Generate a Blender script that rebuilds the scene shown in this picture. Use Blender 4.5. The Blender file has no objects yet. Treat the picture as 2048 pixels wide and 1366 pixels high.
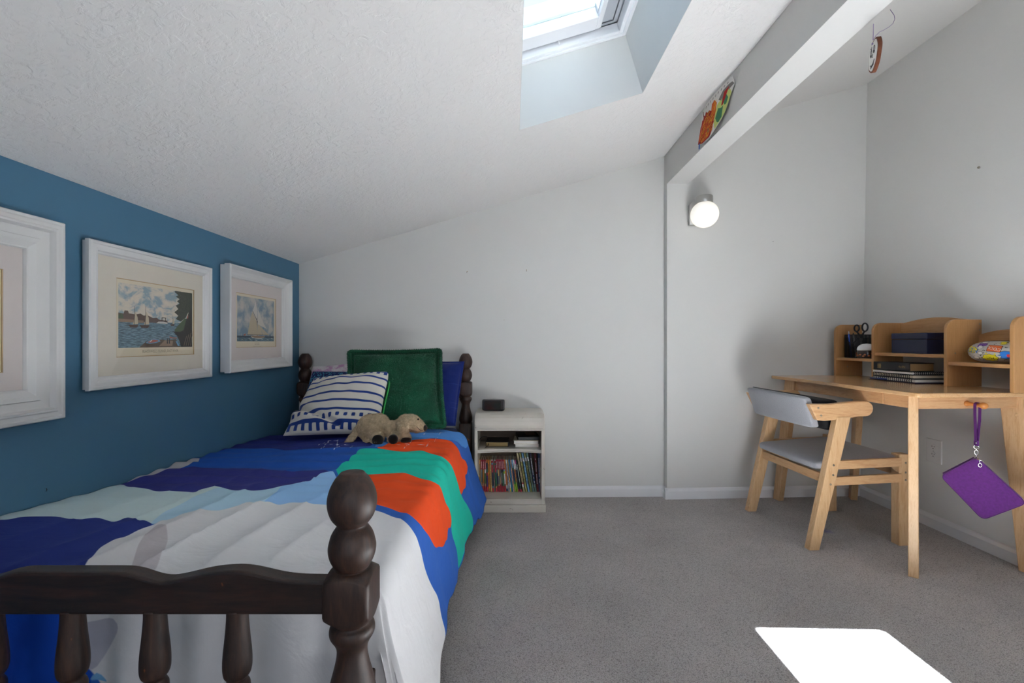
import bpy, bmesh, math, random
import numpy as np
from mathutils import Vector, Matrix, noise

SC = bpy.context.scene
COL = SC.collection
R = math.radians

# ------------------------------------------------------------------ camera
cam = bpy.data.cameras.new('camera')
cam.sensor_width = 36.0
cam.lens = 36.0 * 910 / 2048
cam.clip_start = 0.02
camo = bpy.data.objects.new('camera', cam)
COL.objects.link(camo)
camo.location = (0, 0, 0.98)
camo.rotation_euler = (R(90), 0, 0)
SC.camera = camo

# ------------------------------------------------------------------ light
w = bpy.data.worlds.new('sky')
SC.world = w
w.use_nodes = True
bg = w.node_tree.nodes['Background']
bg.inputs['Color'].default_value = (0.50, 0.61, 0.80, 1)
bg.inputs['Strength'].default_value = 1.7

sd = Vector((0.397, -0.111, -1.0)).normalized()
sun = bpy.data.lights.new('sun', 'SUN')
sun.energy = 300.0
sun.angle = R(0.8)
sun.color = (0.945, 0.965, 0.985)
suno = bpy.data.objects.new('sun', sun)
COL.objects.link(suno)
suno.rotation_euler = sd.to_track_quat('-Z', 'Y').to_euler()

def area(name, loc, target, sx, sy, power, color, portal=False):
    l = bpy.data.lights.new(name, 'AREA')
    l.shape = 'RECTANGLE'; l.size = sx; l.size_y = sy
    l.energy = power; l.color = color
    if portal: l.cycles.is_portal = True
    o = bpy.data.objects.new(name, l); COL.objects.link(o)
    o.location = loc
    o.rotation_euler = (Vector(target) - Vector(loc)).to_track_quat('-Z', 'Y').to_euler()
    return o
# added fill lights shining in through the made-up windows behind the camera
area('rear_fill_light', (-0.15, -2.58, 1.15), (-0.15, 0, 1.9), 1.3, 0.9, 9, (0.93, 0.96, 1.0))
area('rear_fill_light', (1.62, -2.58, 1.15), (1.62, 0, 1.7), 0.8, 0.9, 12, (0.93, 0.96, 1.0))

vs = SC.view_settings
SC.display_settings.display_device = 'sRGB'
vs.view_transform = 'Standard'
vs.look = 'None'
vs.gamma = 1.0
vs.use_curve_mapping = False
vs.exposure = 0.31
SC.cycles.max_bounces = 10
SC.cycles.diffuse_bounces = 6
SC.cycles.transparent_max_bounces = 12
SC.cycles.caustics_reflective = False
SC.cycles.caustics_refractive = False
SC.cycles.sample_clamp_indirect = 40.0

# ------------------------------------------------------------------ helpers
def P(x, y, d):
    return Vector(((x - 1024) * d / 910, d, 0.98 - (y - 683) * d / 910))

def srgb(h):
    if isinstance(h, str):
        h = h.lstrip('#'); c = [int(h[i:i + 2], 16) / 255 for i in (0, 2, 4)]
    else:
        c = [v / 255 for v in h]
    return tuple(((v + 0.055) / 1.055) ** 2.4 if v > 0.04045 else v / 12.92 for v in c) + (1,)

MAT = {}
def new_mat(name):
    m = bpy.data.materials.new(name); m.use_nodes = True
    nt = m.node_tree
    b = nt.nodes['Principled BSDF']
    MAT[name] = m
    return m, nt, b

def coords(nt, scale=(1, 1, 1), kind='Object', rot=(0, 0, 0)):
    tc = nt.nodes.new('ShaderNodeTexCoord'); mp = nt.nodes.new('ShaderNodeMapping')
    mp.inputs['Scale'].default_value = scale
    mp.inputs['Rotation'].default_value = rot
    nt.links.new(tc.outputs[kind], mp.inputs[0])
    return mp.outputs[0]

def noise_tex(nt, vec, scale, detail=3, rough=0.55, dist=0.0):
    n = nt.nodes.new('ShaderNodeTexNoise')
    n.inputs['Scale'].default_value = scale; n.inputs['Detail'].default_value = detail
    n.inputs['Roughness'].default_value = rough; n.inputs['Distortion'].default_value = dist
    nt.links.new(vec, n.inputs['Vector'])
    return n.outputs['Fac']

def ramp(nt, fac, stops, interp='LINEAR'):
    r = nt.nodes.new('ShaderNodeValToRGB'); r.color_ramp.interpolation = interp
    el = r.color_ramp.elements
    while len(el) < len(stops): el.new(0.5)
    for e, (p, c) in zip(el, stops):
        e.position = p; e.color = c
    nt.links.new(fac, r.inputs[0])
    return r.outputs[0]

def bump(nt, b, height, strength, dist=0.01, prev=None):
    n = nt.nodes.new('ShaderNodeBump')
    n.inputs['Strength'].default_value = strength; n.inputs['Distance'].default_value = dist
    nt.links.new(height, n.inputs['Height'])
    if prev is not None: nt.links.new(prev, n.inputs['Normal'])
    nt.links.new(n.outputs[0], b.inputs['Normal'])
    return n.outputs[0]

def plain(name, col, rough=0.6, metal=0.0, bs=0, bstr=0.1, var=0.0, vs_=8, spec=0.5, sheen=0.0, kind='Object', bdist=0.002):
    """A plain surface: base colour with slight mottling and fine bump."""
    m, nt, b = new_mat(name)
    c = srgb(col)
    b.inputs['Base Color'].default_value = c
    b.inputs['Roughness'].default_value = rough
    b.inputs['Metallic'].default_value = metal
    b.inputs['Specular IOR Level'].default_value = spec
    if sheen:
        b.inputs['Sheen Weight'].default_value = sheen
        b.inputs['Sheen Roughness'].default_value = 0.5
    v = coords(nt, kind=kind)
    if var:
        f = noise_tex(nt, v, vs_, 4)
        lo = tuple(max(0, x * (1 - var)) for x in c[:3]) + (1,)
        hi = tuple(min(1, x * (1 + var)) for x in c[:3]) + (1,)
        nt.links.new(ramp(nt, f, [(0.3, lo), (0.7, hi)]), b.inputs['Base Color'])
    if bs:
        bump(nt, b, noise_tex(nt, v, bs, 3), bstr, bdist)
    return m

def wood(name, c1, c2, scale=(1, 14, 14), rough=0.45, grain=18, bstr=0.05, rot=(0, 0, 0), coat=0.0, c3=None, ring=6, chips=None):
    m, nt, b = new_mat(name)
    v = coords(nt, scale, rot=rot)
    f1 = noise_tex(nt, v, ring, 4, 0.6, 1.2)
    f2 = noise_tex(nt, v, grain * 3, 3, 0.6)
    mx = nt.nodes.new('ShaderNodeMath'); mx.operation = 'MULTIPLY_ADD'
    nt.links.new(f2, mx.inputs[0]); mx.inputs[1].default_value = 0.35
    sub = nt.nodes.new('ShaderNodeMath'); sub.operation = 'SUBTRACT'; sub.inputs[1].default_value = 0.17
    nt.links.new(f1, sub.inputs[0]); nt.links.new(sub.outputs[0], mx.inputs[2])
    st = [(0.32, srgb(c1)), (0.68, srgb(c2))]
    if c3: st = [(0.3, srgb(c1)), (0.55, srgb(c2)), (0.78, srgb(c3))]
    colr = ramp(nt, mx.outputs[0], st)
    if chips:
        cf = ramp(nt, noise_tex(nt, coords(nt, (1, 1, .6)), 46, 2, 0.5), [(0.735, (0, 0, 0, 1)), (0.76, (1, 1, 1, 1))])
        cm = nt.nodes.new('ShaderNodeMix'); cm.data_type = 'RGBA'
        nt.links.new(cf, cm.inputs['Factor']); nt.links.new(colr, cm.inputs['A']); cm.inputs['B'].default_value = srgb(chips)
        colr = cm.outputs['Result']
    nt.links.new(colr, b.inputs['Base Color'])
    b.inputs['Roughness'].default_value = rough
    b.inputs['Coat Weight'].default_value = coat
    b.inputs['Coat Roughness'].default_value = 0.2
    bump(nt, b, mx.outputs[0], bstr, 0.002)
    return m

def glass_mat(name, tint=(1, 1, 1, 1), refl=0.05, rough=0.02):
    m = bpy.data.materials.new(name); m.use_nodes = True; nt = m.node_tree
    nt.nodes.clear()
    out = nt.nodes.new('ShaderNodeOutputMaterial'); mix = nt.nodes.new('ShaderNodeMixShader')
    tr = nt.nodes.new('ShaderNodeBsdfTransparent'); gl = nt.nodes.new('ShaderNodeBsdfGlossy')
    mix.inputs[0].default_value = refl
    tr.inputs[0].default_value = tint; gl.inputs['Roughness'].default_value = rough
    nt.links.new(tr.outputs[0], mix.inputs[1])
    nt.links.new(gl.outputs[0], mix.inputs[2]); nt.links.new(mix.outputs[0], out.inputs[0])
    MAT[name] = m
    return m

def paint(ob, field_regions, base, rough=0.8, bs=300, bstr=0.12, sheen=0.15, width=0.0012, extra=None):
    """A printed fabric: every region is a signed-distance attribute thresholded in the material."""
    me = ob.data
    m, nt, b = new_mat('printed_' + ob.name)
    cur = None
    base_n = nt.nodes.new('ShaderNodeRGB'); base_n.outputs[0].default_value = srgb(base)
    cur = base_n.outputs[0]
    for i, (vals, col) in enumerate(field_regions):
        an = 'region_%d' % i
        a = me.attributes.new(an, 'FLOAT', 'POINT')
        a.data.foreach_set('value', np.asarray(vals, dtype=np.float32))
        at = nt.nodes.new('ShaderNodeAttribute'); at.attribute_name = an
        mr = nt.nodes.new('ShaderNodeMapRange')
        mr.inputs['From Min'].default_value = -width; mr.inputs['From Max'].default_value = width
        nt.links.new(at.outputs['Fac'], mr.inputs['Value'])
        mx = nt.nodes.new('ShaderNodeMix'); mx.data_type = 'RGBA'
        nt.links.new(mr.outputs[0], mx.inputs['Factor'])
        nt.links.new(cur, mx.inputs['A']); mx.inputs['B'].default_value = srgb(col)
        cur = mx.outputs['Result']
    nt.links.new(cur, b.inputs['Base Color'])
    b.inputs['Roughness'].default_value = rough
    b.inputs['Sheen Weight'].default_value = sheen
    b.inputs['Specular IOR Level'].default_value = 0.2
    v = coords(nt)
    pv = None
    if extra: pv = bump(nt, b, noise_tex(nt, coords(nt, extra[0]), extra[1], 3, 0.5, 1.6), extra[2], 0.02)
    bump(nt, b, noise_tex(nt, v, bs, 2), bstr, 0.0015, pv)
    me.materials.clear(); me.materials.append(m)
    return m

def poly_sdf(pts, poly):
    """signed distance (positive inside) of points (N,2) to a polygon."""
    pts = np.asarray(pts, float); poly = np.asarray(poly, float)
    n = len(poly); d = np.full(len(pts), 1e9); inside = np.zeros(len(pts), bool)
    for i in range(n):
        a = poly[i]; c = poly[(i + 1) % n]
        e = c - a; w_ = pts - a
        t = np.clip((w_ @ e) / max(e @ e, 1e-12), 0, 1)
        dd = w_ - t[:, None] * e
        d = np.minimum(d, (dd ** 2).sum(1))
        cond = (a[1] > pts[:, 1]) != (c[1] > pts[:, 1])
        with np.errstate(divide='ignore', invalid='ignore'):
            xi = a[0] + (pts[:, 1] - a[1]) * (c[0] - a[0]) / (c[1] - a[1])
        inside ^= cond & (pts[:, 0] < xi)
    d = np.sqrt(d)
    return np.where(inside, d, -d)

def line_sdf(pts, line, hw):
    pts = np.asarray(pts, float); d = np.full(len(pts), 1e9)
    for a, c in zip(line[:-1], line[1:]):
        a = np.array(a, float); c = np.array(c, float); e = c - a; w_ = pts - a
        t = np.clip((w_ @ e) / max(e @ e, 1e-12), 0, 1)
        d = np.minimum(d, np.hypot(*(w_ - t[:, None] * e).T))
    return hw - d

def smooth_poly(poly, it=2):
    for _ in range(it):
        q = []
        for i in range(len(poly)):
            a, c = poly[i], poly[(i + 1) % len(poly)]
            q += [(a[0] * .75 + c[0] * .25, a[1] * .75 + c[1] * .25), (a[0] * .25 + c[0] * .75, a[1] * .25 + c[1] * .75)]
        poly = q
    return poly

# ---- objects
MW = {}
def thing(name, label, cat, loc=(0, 0, 0), rotz=0.0, group=None):
    o = bpy.data.objects.new(name, None); COL.objects.link(o)
    o.empty_display_size = 0.05
    o.location = loc; o.rotation_euler = (0, 0, rotz)
    MW[o] = Matrix.Translation(Vector(loc)) @ Matrix.Rotation(rotz, 4, 'Z')
    tag(o, label, cat, group)
    return o

def tag(o, label=None, cat=None, group=None):
    if label: o['label'] = label
    if cat: o['category'] = cat
    if group: o['group'] = group
    return o

class MB:
    def __init__(s): s.bm = bmesh.new()
    def _mi(s, faces, mi, smooth=False):
        for f in faces: f.material_index = mi; f.smooth = smooth
    def hexa(s, pts, mi=0):
        v = [s.bm.verts.new(p) for p in pts]
        fs = [(0, 3, 2, 1), (4, 5, 6, 7), (0, 1, 5, 4), (1, 2, 6, 5), (2, 3, 7, 6), (3, 0, 4, 7)]
        s._mi([s.bm.faces.new([v[i] for i in f]) for f in fs], mi); return s
    def box(s, c, d, mi=0, M=None):
        x, y, z = d[0] / 2, d[1] / 2, d[2] / 2
        pts = [Vector((sx * x, sy * y, sz * z)) + Vector(c) for sz in (-1, 1) for sx, sy in ((-1, -1), (1, -1), (1, 1), (-1, 1))]
        if M is not None: pts = [M @ p for p in pts]
        return s.hexa(pts, mi)
    def bx(s, x0, x1, y0, y1, z0, z1, mi=0, M=None):
        return s.box(((x0 + x1) / 2, (y0 + y1) / 2, (z0 + z1) / 2), (abs(x1 - x0), abs(y1 - y0), abs(z1 - z0)), mi, M)
    def prism(s, poly, fn0, fn1, mi=0, smooth=False, mi_cap=None):
        """poly of 2-D points, fn0/fn1 map (a,b) to the two caps."""
        a = [s.bm.verts.new(fn0(*p)) for p in poly]; b = [s.bm.verts.new(fn1(*p)) for p in poly]
        n = len(poly)
        caps = [s.bm.faces.new(a[::-1]), s.bm.faces.new(b)]
        sides = [s.bm.faces.new([a[i], a[(i + 1) % n], b[(i + 1) % n], b[i]]) for i in range(n)]
        s._mi(caps, mi if mi_cap is None else mi_cap); s._mi(sides, mi, smooth); return s
    def face(s, pts, mi=0):
        s._mi([s.bm.faces.new([s.bm.verts.new(p) for p in pts])], mi); return s
    def lathe(s, prof, c=(0, 0, 0), n=24, mi=0, M=None, sq=None):
        """prof: list of (r, z[, squareness 0..1]) ; capped ends."""
        rings = []
        if n >= 24 and len(prof) > 6:
            out_ = []
            g_ = lambda i: prof[max(0, min(len(prof) - 1, i))]
            for i in range(len(prof) - 1):
                p0, p1, p2, p3 = g_(i - 1), g_(i), g_(i + 1), g_(i + 2)
                out_.append(p1)
                if all(len(x) < 3 or x[2] == 0 for x in (p1, p2)) and abs(p1[1] - p2[1]) > .004:
                    q0 = p0 if (len(p0) < 3 or p0[2] == 0) else p1; q3 = p3 if (len(p3) < 3 or p3[2] == 0) else p2
                    for t in (.25, .5, .75):
                        h00 = 2*t**3-3*t*t+1; h10 = t**3-2*t*t+t; h01 = -2*t**3+3*t*t; h11 = t**3-t*t
                        dz_ = p2[1] - p1[1]
                        m1 = (p2[0]-q0[0])/((p2[1]-q0[1]) or 1e-9)*dz_; m2 = (q3[0]-p1[0])/((q3[1]-p1[1]) or 1e-9)*dz_
                        lim = 2.2 * abs(p2[0]-p1[0]) + .002
                        m1 = max(-lim, min(lim, m1)); m2 = max(-lim, min(lim, m2))
                        out_.append((max(.0005, h00*p1[0]+h10*m1+h01*p2[0]+h11*m2), p1[1] + dz_*t))
            out_.append(prof[-1]); prof = out_
        for p in prof:
            r, z = p[0], p[1]; q = p[2] if len(p) > 2 else 0.0; dz = p[3] if len(p) > 3 else 0.0
            ring = []
            for i in range(n):
                t = 2 * math.pi * i / n; ct, st = math.cos(t), math.sin(t)
                if q > 0:
                    e = 2 + 12 * q
                    k = (abs(ct) ** e + abs(st) ** e) ** (-1 / e)
                else: k = 1
                v = Vector((r * k * ct, r * k * st, z + dz * max(0, k - 1) / .36)) + Vector(c)
                if M is not None: v = M @ v
                ring.append(s.bm.verts.new(v))
            rings.append(ring)
        fs = []
        for a, b in zip(rings[:-1], rings[1:]):
            for i in range(n):
                fs.append(s.bm.faces.new([a[i], a[(i + 1) % n], b[(i + 1) % n], b[i]]))
        s._mi(fs, mi, True)
        s._mi([s.bm.faces.new(rings[0][::-1]), s.bm.faces.new(rings[-1])], mi)
        return s
    def tube(s, path, r, n=8, mi=0, closed=False):
        path = [Vector(p) for p in path]; rings = []; N = len(path)
        up = Vector((0, 0, 1)); prevn = None
        for i, p in enumerate(path):
            if closed: t = path[(i + 1) % N] - path[(i - 1) % N]
            else: t = path[min(i + 1, N - 1)] - path[max(i - 1, 0)]
            t.normalize()
            if prevn is None:
                a = t.cross(up)
                if a.length < 1e-3: a = t.cross(Vector((1, 0, 0)))
                a.normalize()
            else:
                a = prevn - t * prevn.dot(t); a.normalize()
            prevn = a; b = t.cross(a)
            rr = r[i] if isinstance(r, (list, tuple)) else r
            rings.append([s.bm.verts.new(p + (a * math.cos(2 * math.pi * k / n) + b * math.sin(2 * math.pi * k / n)) * rr) for k in range(n)])
        fs = []
        prs = list(zip(rings[:-1], rings[1:]))
        if closed: prs.append((rings[-1], rings[0]))
        for a, b in prs:
            for k in range(n): fs.append(s.bm.faces.new([a[k], a[(k + 1) % n], b[(k + 1) % n], b[k]]))
        s._mi(fs, mi, True)
        if not closed: s._mi([s.bm.faces.new(rings[0][::-1]), s.bm.faces.new(rings[-1])], mi)
        return s
    def ball(s, c, r, mi=0, seg=16, rings=10, M=None):
        if not hasattr(r, '__len__'): r = (r, r, r)
        g = bmesh.ops.create_uvsphere(s.bm, u_segments=seg, v_segments=rings, radius=1)
        for v in g['verts']:
            p = Vector((v.co.x * r[0], v.co.y * r[1], v.co.z * r[2]))
            if M is not None: p = M @ p
            v.co = p + Vector(c)
        fs = {f for v in g['verts'] for f in v.link_faces}
        s._mi(fs, mi, True); return s
    def grid(s, fn, nu, nv, mi=0):
        vs_ = [[s.bm.verts.new(fn(i / (nu - 1), j / (nv - 1))) for j in range(nv)] for i in range(nu)]
        fs = [s.bm.faces.new([vs_[i][j], vs_[i + 1][j], vs_[i + 1][j + 1], vs_[i][j + 1]]) for i in range(nu - 1) for j in range(nv - 1)]
        s._mi(fs, mi, True); return s

def obj(name, mb, mats, parent=None, bevel=0.0, local=False, segs=2, smooth=None, subsurf=0, weld=False):
    bm = mb.bm if isinstance(mb, MB) else mb
    if weld: bmesh.ops.remove_doubles(bm, verts=bm.verts, dist=1e-5)
    bmesh.ops.recalc_face_normals(bm, faces=bm.faces)
    me = bpy.data.meshes.new(name); bm.to_mesh(me); bm.free()
    o = bpy.data.objects.new(name, me); COL.objects.link(o)
    for m in (mats if isinstance(mats, (list, tuple)) else [mats]):
        me.materials.append(MAT[m] if isinstance(m, str) else m)
    if parent is not None:
        o.parent = parent
        mw = MW[parent]; MW[o] = mw
        if not local: me.transform(mw.inverted())
    else:
        MW[o] = Matrix.Identity(4)
    if smooth is not None:
        me.polygons.foreach_set('use_smooth', [smooth] * len(me.polygons))
    if bevel:
        md = o.modifiers.new('bevel', 'BEVEL'); md.width = bevel; md.segments = segs
        md.limit_method = 'ANGLE'; md.angle_limit = R(40)
        md.harden_normals = False
    if subsurf:
        md = o.modifiers.new('subsurf', 'SUBSURF'); md.levels = subsurf; md.render_levels = subsurf
    return o

def recenter(o):
    """put a single-mesh thing's origin at its base centre."""
    me = o.data
    co = np.empty(len(me.vertices) * 3); me.vertices.foreach_get('co', co); co = co.reshape(-1, 3)
    c = Vector(((co[:, 0].min() + co[:, 0].max()) / 2, (co[:, 1].min() + co[:, 1].max()) / 2, co[:, 2].min()))
    me.transform(Matrix.Translation(-c)); o.location = c
    MW[o] = Matrix.Translation(c)
    return o

def struct(name, mb, mats, parent=None, **k):
    o = obj(name, mb, mats, parent, **k)
    if parent is None: o['kind'] = 'structure'
    return o

def text_geo(body, size=1.0, align='CENTER', extrude=0.0):
    cu = bpy.data.curves.new('txt', 'FONT'); cu.body = body; cu.size = size
    cu.align_x = align; cu.align_y = 'CENTER'; cu.extrude = extrude; cu.resolution_u = 3
    to = bpy.data.objects.new('txt', cu); COL.objects.link(to)
    bpy.context.view_layer.update()
    dg = bpy.context.evaluated_depsgraph_get()
    me = bpy.data.meshes.new_from_object(to.evaluated_get(dg))
    vs_ = [v.co.copy() for v in me.vertices]; fs = [list(p.vertices) for p in me.polygons]
    bpy.data.objects.remove(to); bpy.data.curves.remove(cu); bpy.data.meshes.remove(me)
    return vs_, fs
def add_text(mb, body, size, fn, mi=0, align='CENTER'):
    vs_, fs = text_geo(body, size, align)
    bv = [mb.bm.verts.new(fn(v.x, v.y)) for v in vs_]
    for f in fs:
        try:
            nf = mb.bm.faces.new([bv[i] for i in f]); nf.material_index = mi
        except ValueError: pass

def padded(TL, TR, BR, BL, thick, n=2.3, res=40, wr=0.0, wscale=6.0, pinch=0.0, seed=0, back=0.5, flange=0.0, fold=None):
    """a stuffed cushion between four corner points; returns MB and per-vertex (u,v)."""
    TL, TR, BR, BL = map(Vector, (TL, TR, BR, BL))
    nrm = ((TR - TL).cross(BL - TL)).normalized()
    if nrm.y > 0: nrm = -nrm      # front faces the camera side
    mb = MB(); uvs = []
    def shape(i, j, side):
        s = i / (res - 1); t = j / (res - 1)
        u = math.sin((s - .5) * math.pi); v = math.sin((t - .5) * math.pi)
        u2 = u * (1 - pinch * (1 - v * v)); v2 = v * (1 - pinch * (1 - u * u))
        fu, fv = (u2 + 1) / 2, (v2 + 1) / 2
        p = (TL * (1 - fu) + TR * fu) * fv + (BL * (1 - fu) + BR * fu) * (1 - fv)
        lim = 1 - flange
        au, av = min(abs(u) / lim, 1), min(abs(v) / lim, 1)
        h = ((max(0, 1 - au ** n)) ** (1 / n)) * ((max(0, 1 - av ** n)) ** (1 / n))
        amt = thick * (h if side > 0 else -h * back)
        if flange: amt += 0.004 * side * (1 if (abs(u) < .999 and abs(v) < .999) else 0)
        if wr and side > 0:
            q = Vector((fu * wscale, fv * wscale, seed))
            amt += wr * (noise.noise(q) + .5 * noise.noise(q * 2.3)) * min(1, 4 * (1 - max(abs(u), abs(v))))
            if fold is not None: amt += fold(fu, fv)
        return p + nrm * amt, (fu, fv)
    fr = {}
    for i in range(res):
        for j in range(res):
            p, uv = shape(i, j, 1); fr[i, j] = mb.bm.verts.new(p); uvs.append(uv)
    bk = {}
    for i in range(res):
        for j in range(res):
            if i in (0, res - 1) or j in (0, res - 1): bk[i, j] = fr[i, j]
            else:
                p, uv = shape(i, j, -1); bk[i, j] = mb.bm.verts.new(p); uvs.append(uv)
    for i in range(res - 1):
        for j in range(res - 1):
            f = mb.bm.faces.new([fr[i, j], fr[i + 1, j], fr[i + 1, j + 1], fr[i, j + 1]]); f.smooth = True
            vsx = [bk[i, j], bk[i, j + 1], bk[i + 1, j + 1], bk[i + 1, j]]
            if len({id(v) for v in vsx}) == 4 and not all((a in (0, res - 1) or b in (0, res - 1)) for a, b in ((i, j), (i + 1, j), (i, j + 1), (i + 1, j + 1))):
                f = mb.bm.faces.new(vsx); f.smooth = True
            else:
                try:
                    f = mb.bm.faces.new(vsx); f.smooth = True
                except ValueError: pass
    return mb, np.array(uvs)

def fur(o, count, length, rad, mat_index=0, seed=1, droop=.3, keep=None):
    """short mesh tufts standing on the surface of a mesh (same object)."""
    me = o.data; rr = random.Random(seed)
    polys = [p for p in me.polygons if keep is None or keep(p)]
    areas = np.array([p.area for p in polys]); cum = np.cumsum(areas); tot = cum[-1]
    bm = bmesh.new(); bm.from_mesh(me)
    for k in range(count):
        p = polys[int(np.searchsorted(cum, rr.random() * tot))]
        vs_ = [me.vertices[i].co for i in p.vertices]
        w_ = [rr.random() for _ in vs_]; s_ = sum(w_)
        c = sum((v * x for v, x in zip(vs_, w_)), Vector()) / s_
        n = p.normal + Vector((rr.gauss(0, droop), rr.gauss(0, droop), rr.gauss(0, droop) - .15)); n.normalize()
        t = n.cross(Vector((rr.gauss(0, 1), rr.gauss(0, 1), rr.gauss(0, 1)))).normalized() * rad
        L_ = length * rr.uniform(.6, 1.2)
        f = bm.faces.new([bm.verts.new(c - t), bm.verts.new(c + t), bm.verts.new(c + n * L_)])
        f.material_index = mat_index; f.smooth = True
    bm.to_mesh(me); bm.free()

# ------------------------------------------------------------------ materials
plain('white_paint', '#cfcecb', 0.75, bs=60, bstr=0.12, var=0.012, vs_=3)
plain('ceiling_smooth', '#cfcdca', 0.8, bs=40, bstr=0.15)
plain('trim_paint', '#dedee0', 0.45, bs=30, bstr=0.05)
plain('blue_paint', '#44718d', 0.6, bs=90, bstr=0.12, var=0.02, vs_=3)
plain('frame_white', '#cfcfce', 0.35, bs=40, bstr=0.06, var=0.02)
plain('frame_chip', '#5a3a28', 0.7)
plain('mat_board', '#d6cebf', 0.9, bs=300, bstr=0.08)
plain('mat_board_pink', '#d3c9c5', 0.9, bs=300, bstr=0.08)
plain('mat_bevel', '#b99a6e', 0.9)
plain('print_paper', '#d8ccb2', 0.9)
plain('print_cream', '#e3d3a8', 0.9)
plain('print_ink', '#8d8573', 0.9)
plain('near_black', '#17171a', 0.5)
plain('dark_metal', '#9a9180', 0.35, metal=0.9)
plain('steel', '#b9b9b6', 0.32, metal=1.0)
plain('chrome', '#d8d8d8', 0.15, metal=1.0)
plain('rubber', '#101012', 0.8)
wood('dark_wood', '#1d120d', '#38241b', (9, 9, 1.2), 0.5, 14, 0.05, coat=0.0, c3='#4a3022', chips='#7a4420')
wood('dark_wood_x', '#120a08', '#2a1913', (1.0, 9, 9), 0.42, 14, 0.05, coat=0.05, c3='#3d2219', chips='#6a3c1e')
wood('oak_z', '#bd9364', '#d0ac82', (11, 11, 1), 0.42, 16, 0.05, c3='#b88d5e')
wood('oak_x', '#b4875a', '#caa378', (1, 11, 11), 0.42, 16, 0.05, c3='#b8885a')
wood('oak_y', '#b58658', '#c99f72', (11, 1, 11), 0.4, 16, 0.05, c3='#b07f52')
wood('desk_top', '#b98b5b', '#c8a072', (8, 0.8, 8), 0.22, 14, 0.02, coat=0.3, c3='#ad7e50')
wood('hutch_z', '#aa7c4a', '#b98a58', (16, 16, 1), 0.45, 22, 0.03, c3='#a37446')
wood('hutch_y', '#aa7c4a', '#bd9060', (16, 1, 16), 0.45, 22, 0.03, c3='#a5784a')
plain('peg_wood', '#c07c3e', 0.3)
plain('chair_fabric', '#8f8f93', 0.95, bs=420, bstr=0.5, var=0.12, vs_=300, sheen=0.25, bdist=0.001)
plain('purple_fabric', '#5a1a70', 0.85, bs=350, bstr=0.4, var=0.18, vs_=120, sheen=0.3, bdist=0.001)
plain('purple_strap', '#521a66', 0.8, bs=500, bstr=0.5, bdist=0.001)
plain('outlet_white', '#c9c6c4', 0.35)
plain('navy_lacquer', '#1c2240', 0.4, var=0.05)
plain('black_leather', '#1d1e22', 0.5, bs=200, bstr=0.15)
plain('gold_leaf', '#9c8452', 0.5, metal=0.3)
plain('page_edges', '#a8875a', 0.8, bs=0)
plain('page_white', '#e6e2da', 0.85)
plain('page_cream', '#ddd4bd', 0.85)
plain('cover_black', '#141519', 0.45)
plain('cover_blue', '#16234f', 0.4)
plain('cover_maroon', '#33191f', 0.4)
plain('wire_white', '#e2e0da', 0.4)
plain('wire_black', '#1a1a1c', 0.4)
plain('pencil_yellow', '#d79a1e', 0.4)
plain('pen_blue', '#2456c4', 0.35)
plain('pen_navy', '#1d2d66', 0.35)
plain('glossy_white', '#efefef', 0.12)
plain('smoke_plastic', '#3a2f2c', 0.1, spec=0.7)
plain('shavings', '#a4603c', 0.8)
plain('globe_off', '#ffffff', 0.3)
plain('bark', '#6b3a22', 0.9, bs=60, bstr=0.8, var=0.3, vs_=30, bdist=0.004)
plain('slice_white', '#e6e2dc', 0.7)
plain('ink_dark', '#3a3836', 0.8)
plain('string_purple', '#8d7aa8', 0.8)
plain('green_fur', '#0b5236', 0.95, bs=160, bstr=1.0, var=0.40, vs_=7, sheen=0.1, bdist=0.004)
plain('navy_quilt', '#142e86', 0.85, bs=300, bstr=0.3, var=0.08, sheen=0.2)
plain('navy_sheet', '#172a6c', 0.85, bs=300, bstr=0.15, sheen=0.1)
plain('quilt_thread', '#4a62b0', 0.8)
plain('green_edge', '#2fa04a', 0.8)
plain('plush', '#bca88a', 0.97, bs=170, bstr=1.0, var=0.22, vs_=60, sheen=0.1, bdist=0.004)
plain('plush_pad', '#17130f', 0.95, bs=300, bstr=0.5, sheen=0.2)
plain('eye_brown', '#2b1a12', 0.15)
plain('device_black', '#1c1b1e', 0.35)
plain('device_screen', '#232326', 0.12)
plain('bag_black', '#0d0d10', 0.85, bs=200, bstr=0.4)
plain('anchor_tan', '#8d7440', 0.6)
plain('sky_blue_cloth', '#6ea6dc', 0.8)

# distressed off-white paint of the nightstand
def distressed():
    m, nt, b = new_mat('distressed_white')
    v = coords(nt)
    f = noise_tex(nt, v, 26, 5, 0.7, 0.5)
    base = ramp(nt, noise_tex(nt, v, 5, 3), [(0.3, srgb('#c4bdb1')), (0.7, srgb('#cfc8bd'))])
    worn = ramp(nt, f, [(0.0, (0, 0, 0, 1)), (0.67, (0, 0, 0, 1)), (0.70, (1, 1, 1, 1))])
    mx = nt.nodes.new('ShaderNodeMix'); mx.data_type = 'RGBA'
    nt.links.new(worn, mx.inputs['Factor']); nt.links.new(base, mx.inputs['A'])
    mx.inputs['B'].default_value = srgb('#6b5440')
    nt.links.new(mx.outputs['Result'], b.inputs['Base Color'])
    b.inputs['Roughness'].default_value = 0.3
    bump(nt, b, f, 0.06, 0.002)
distressed()

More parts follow.
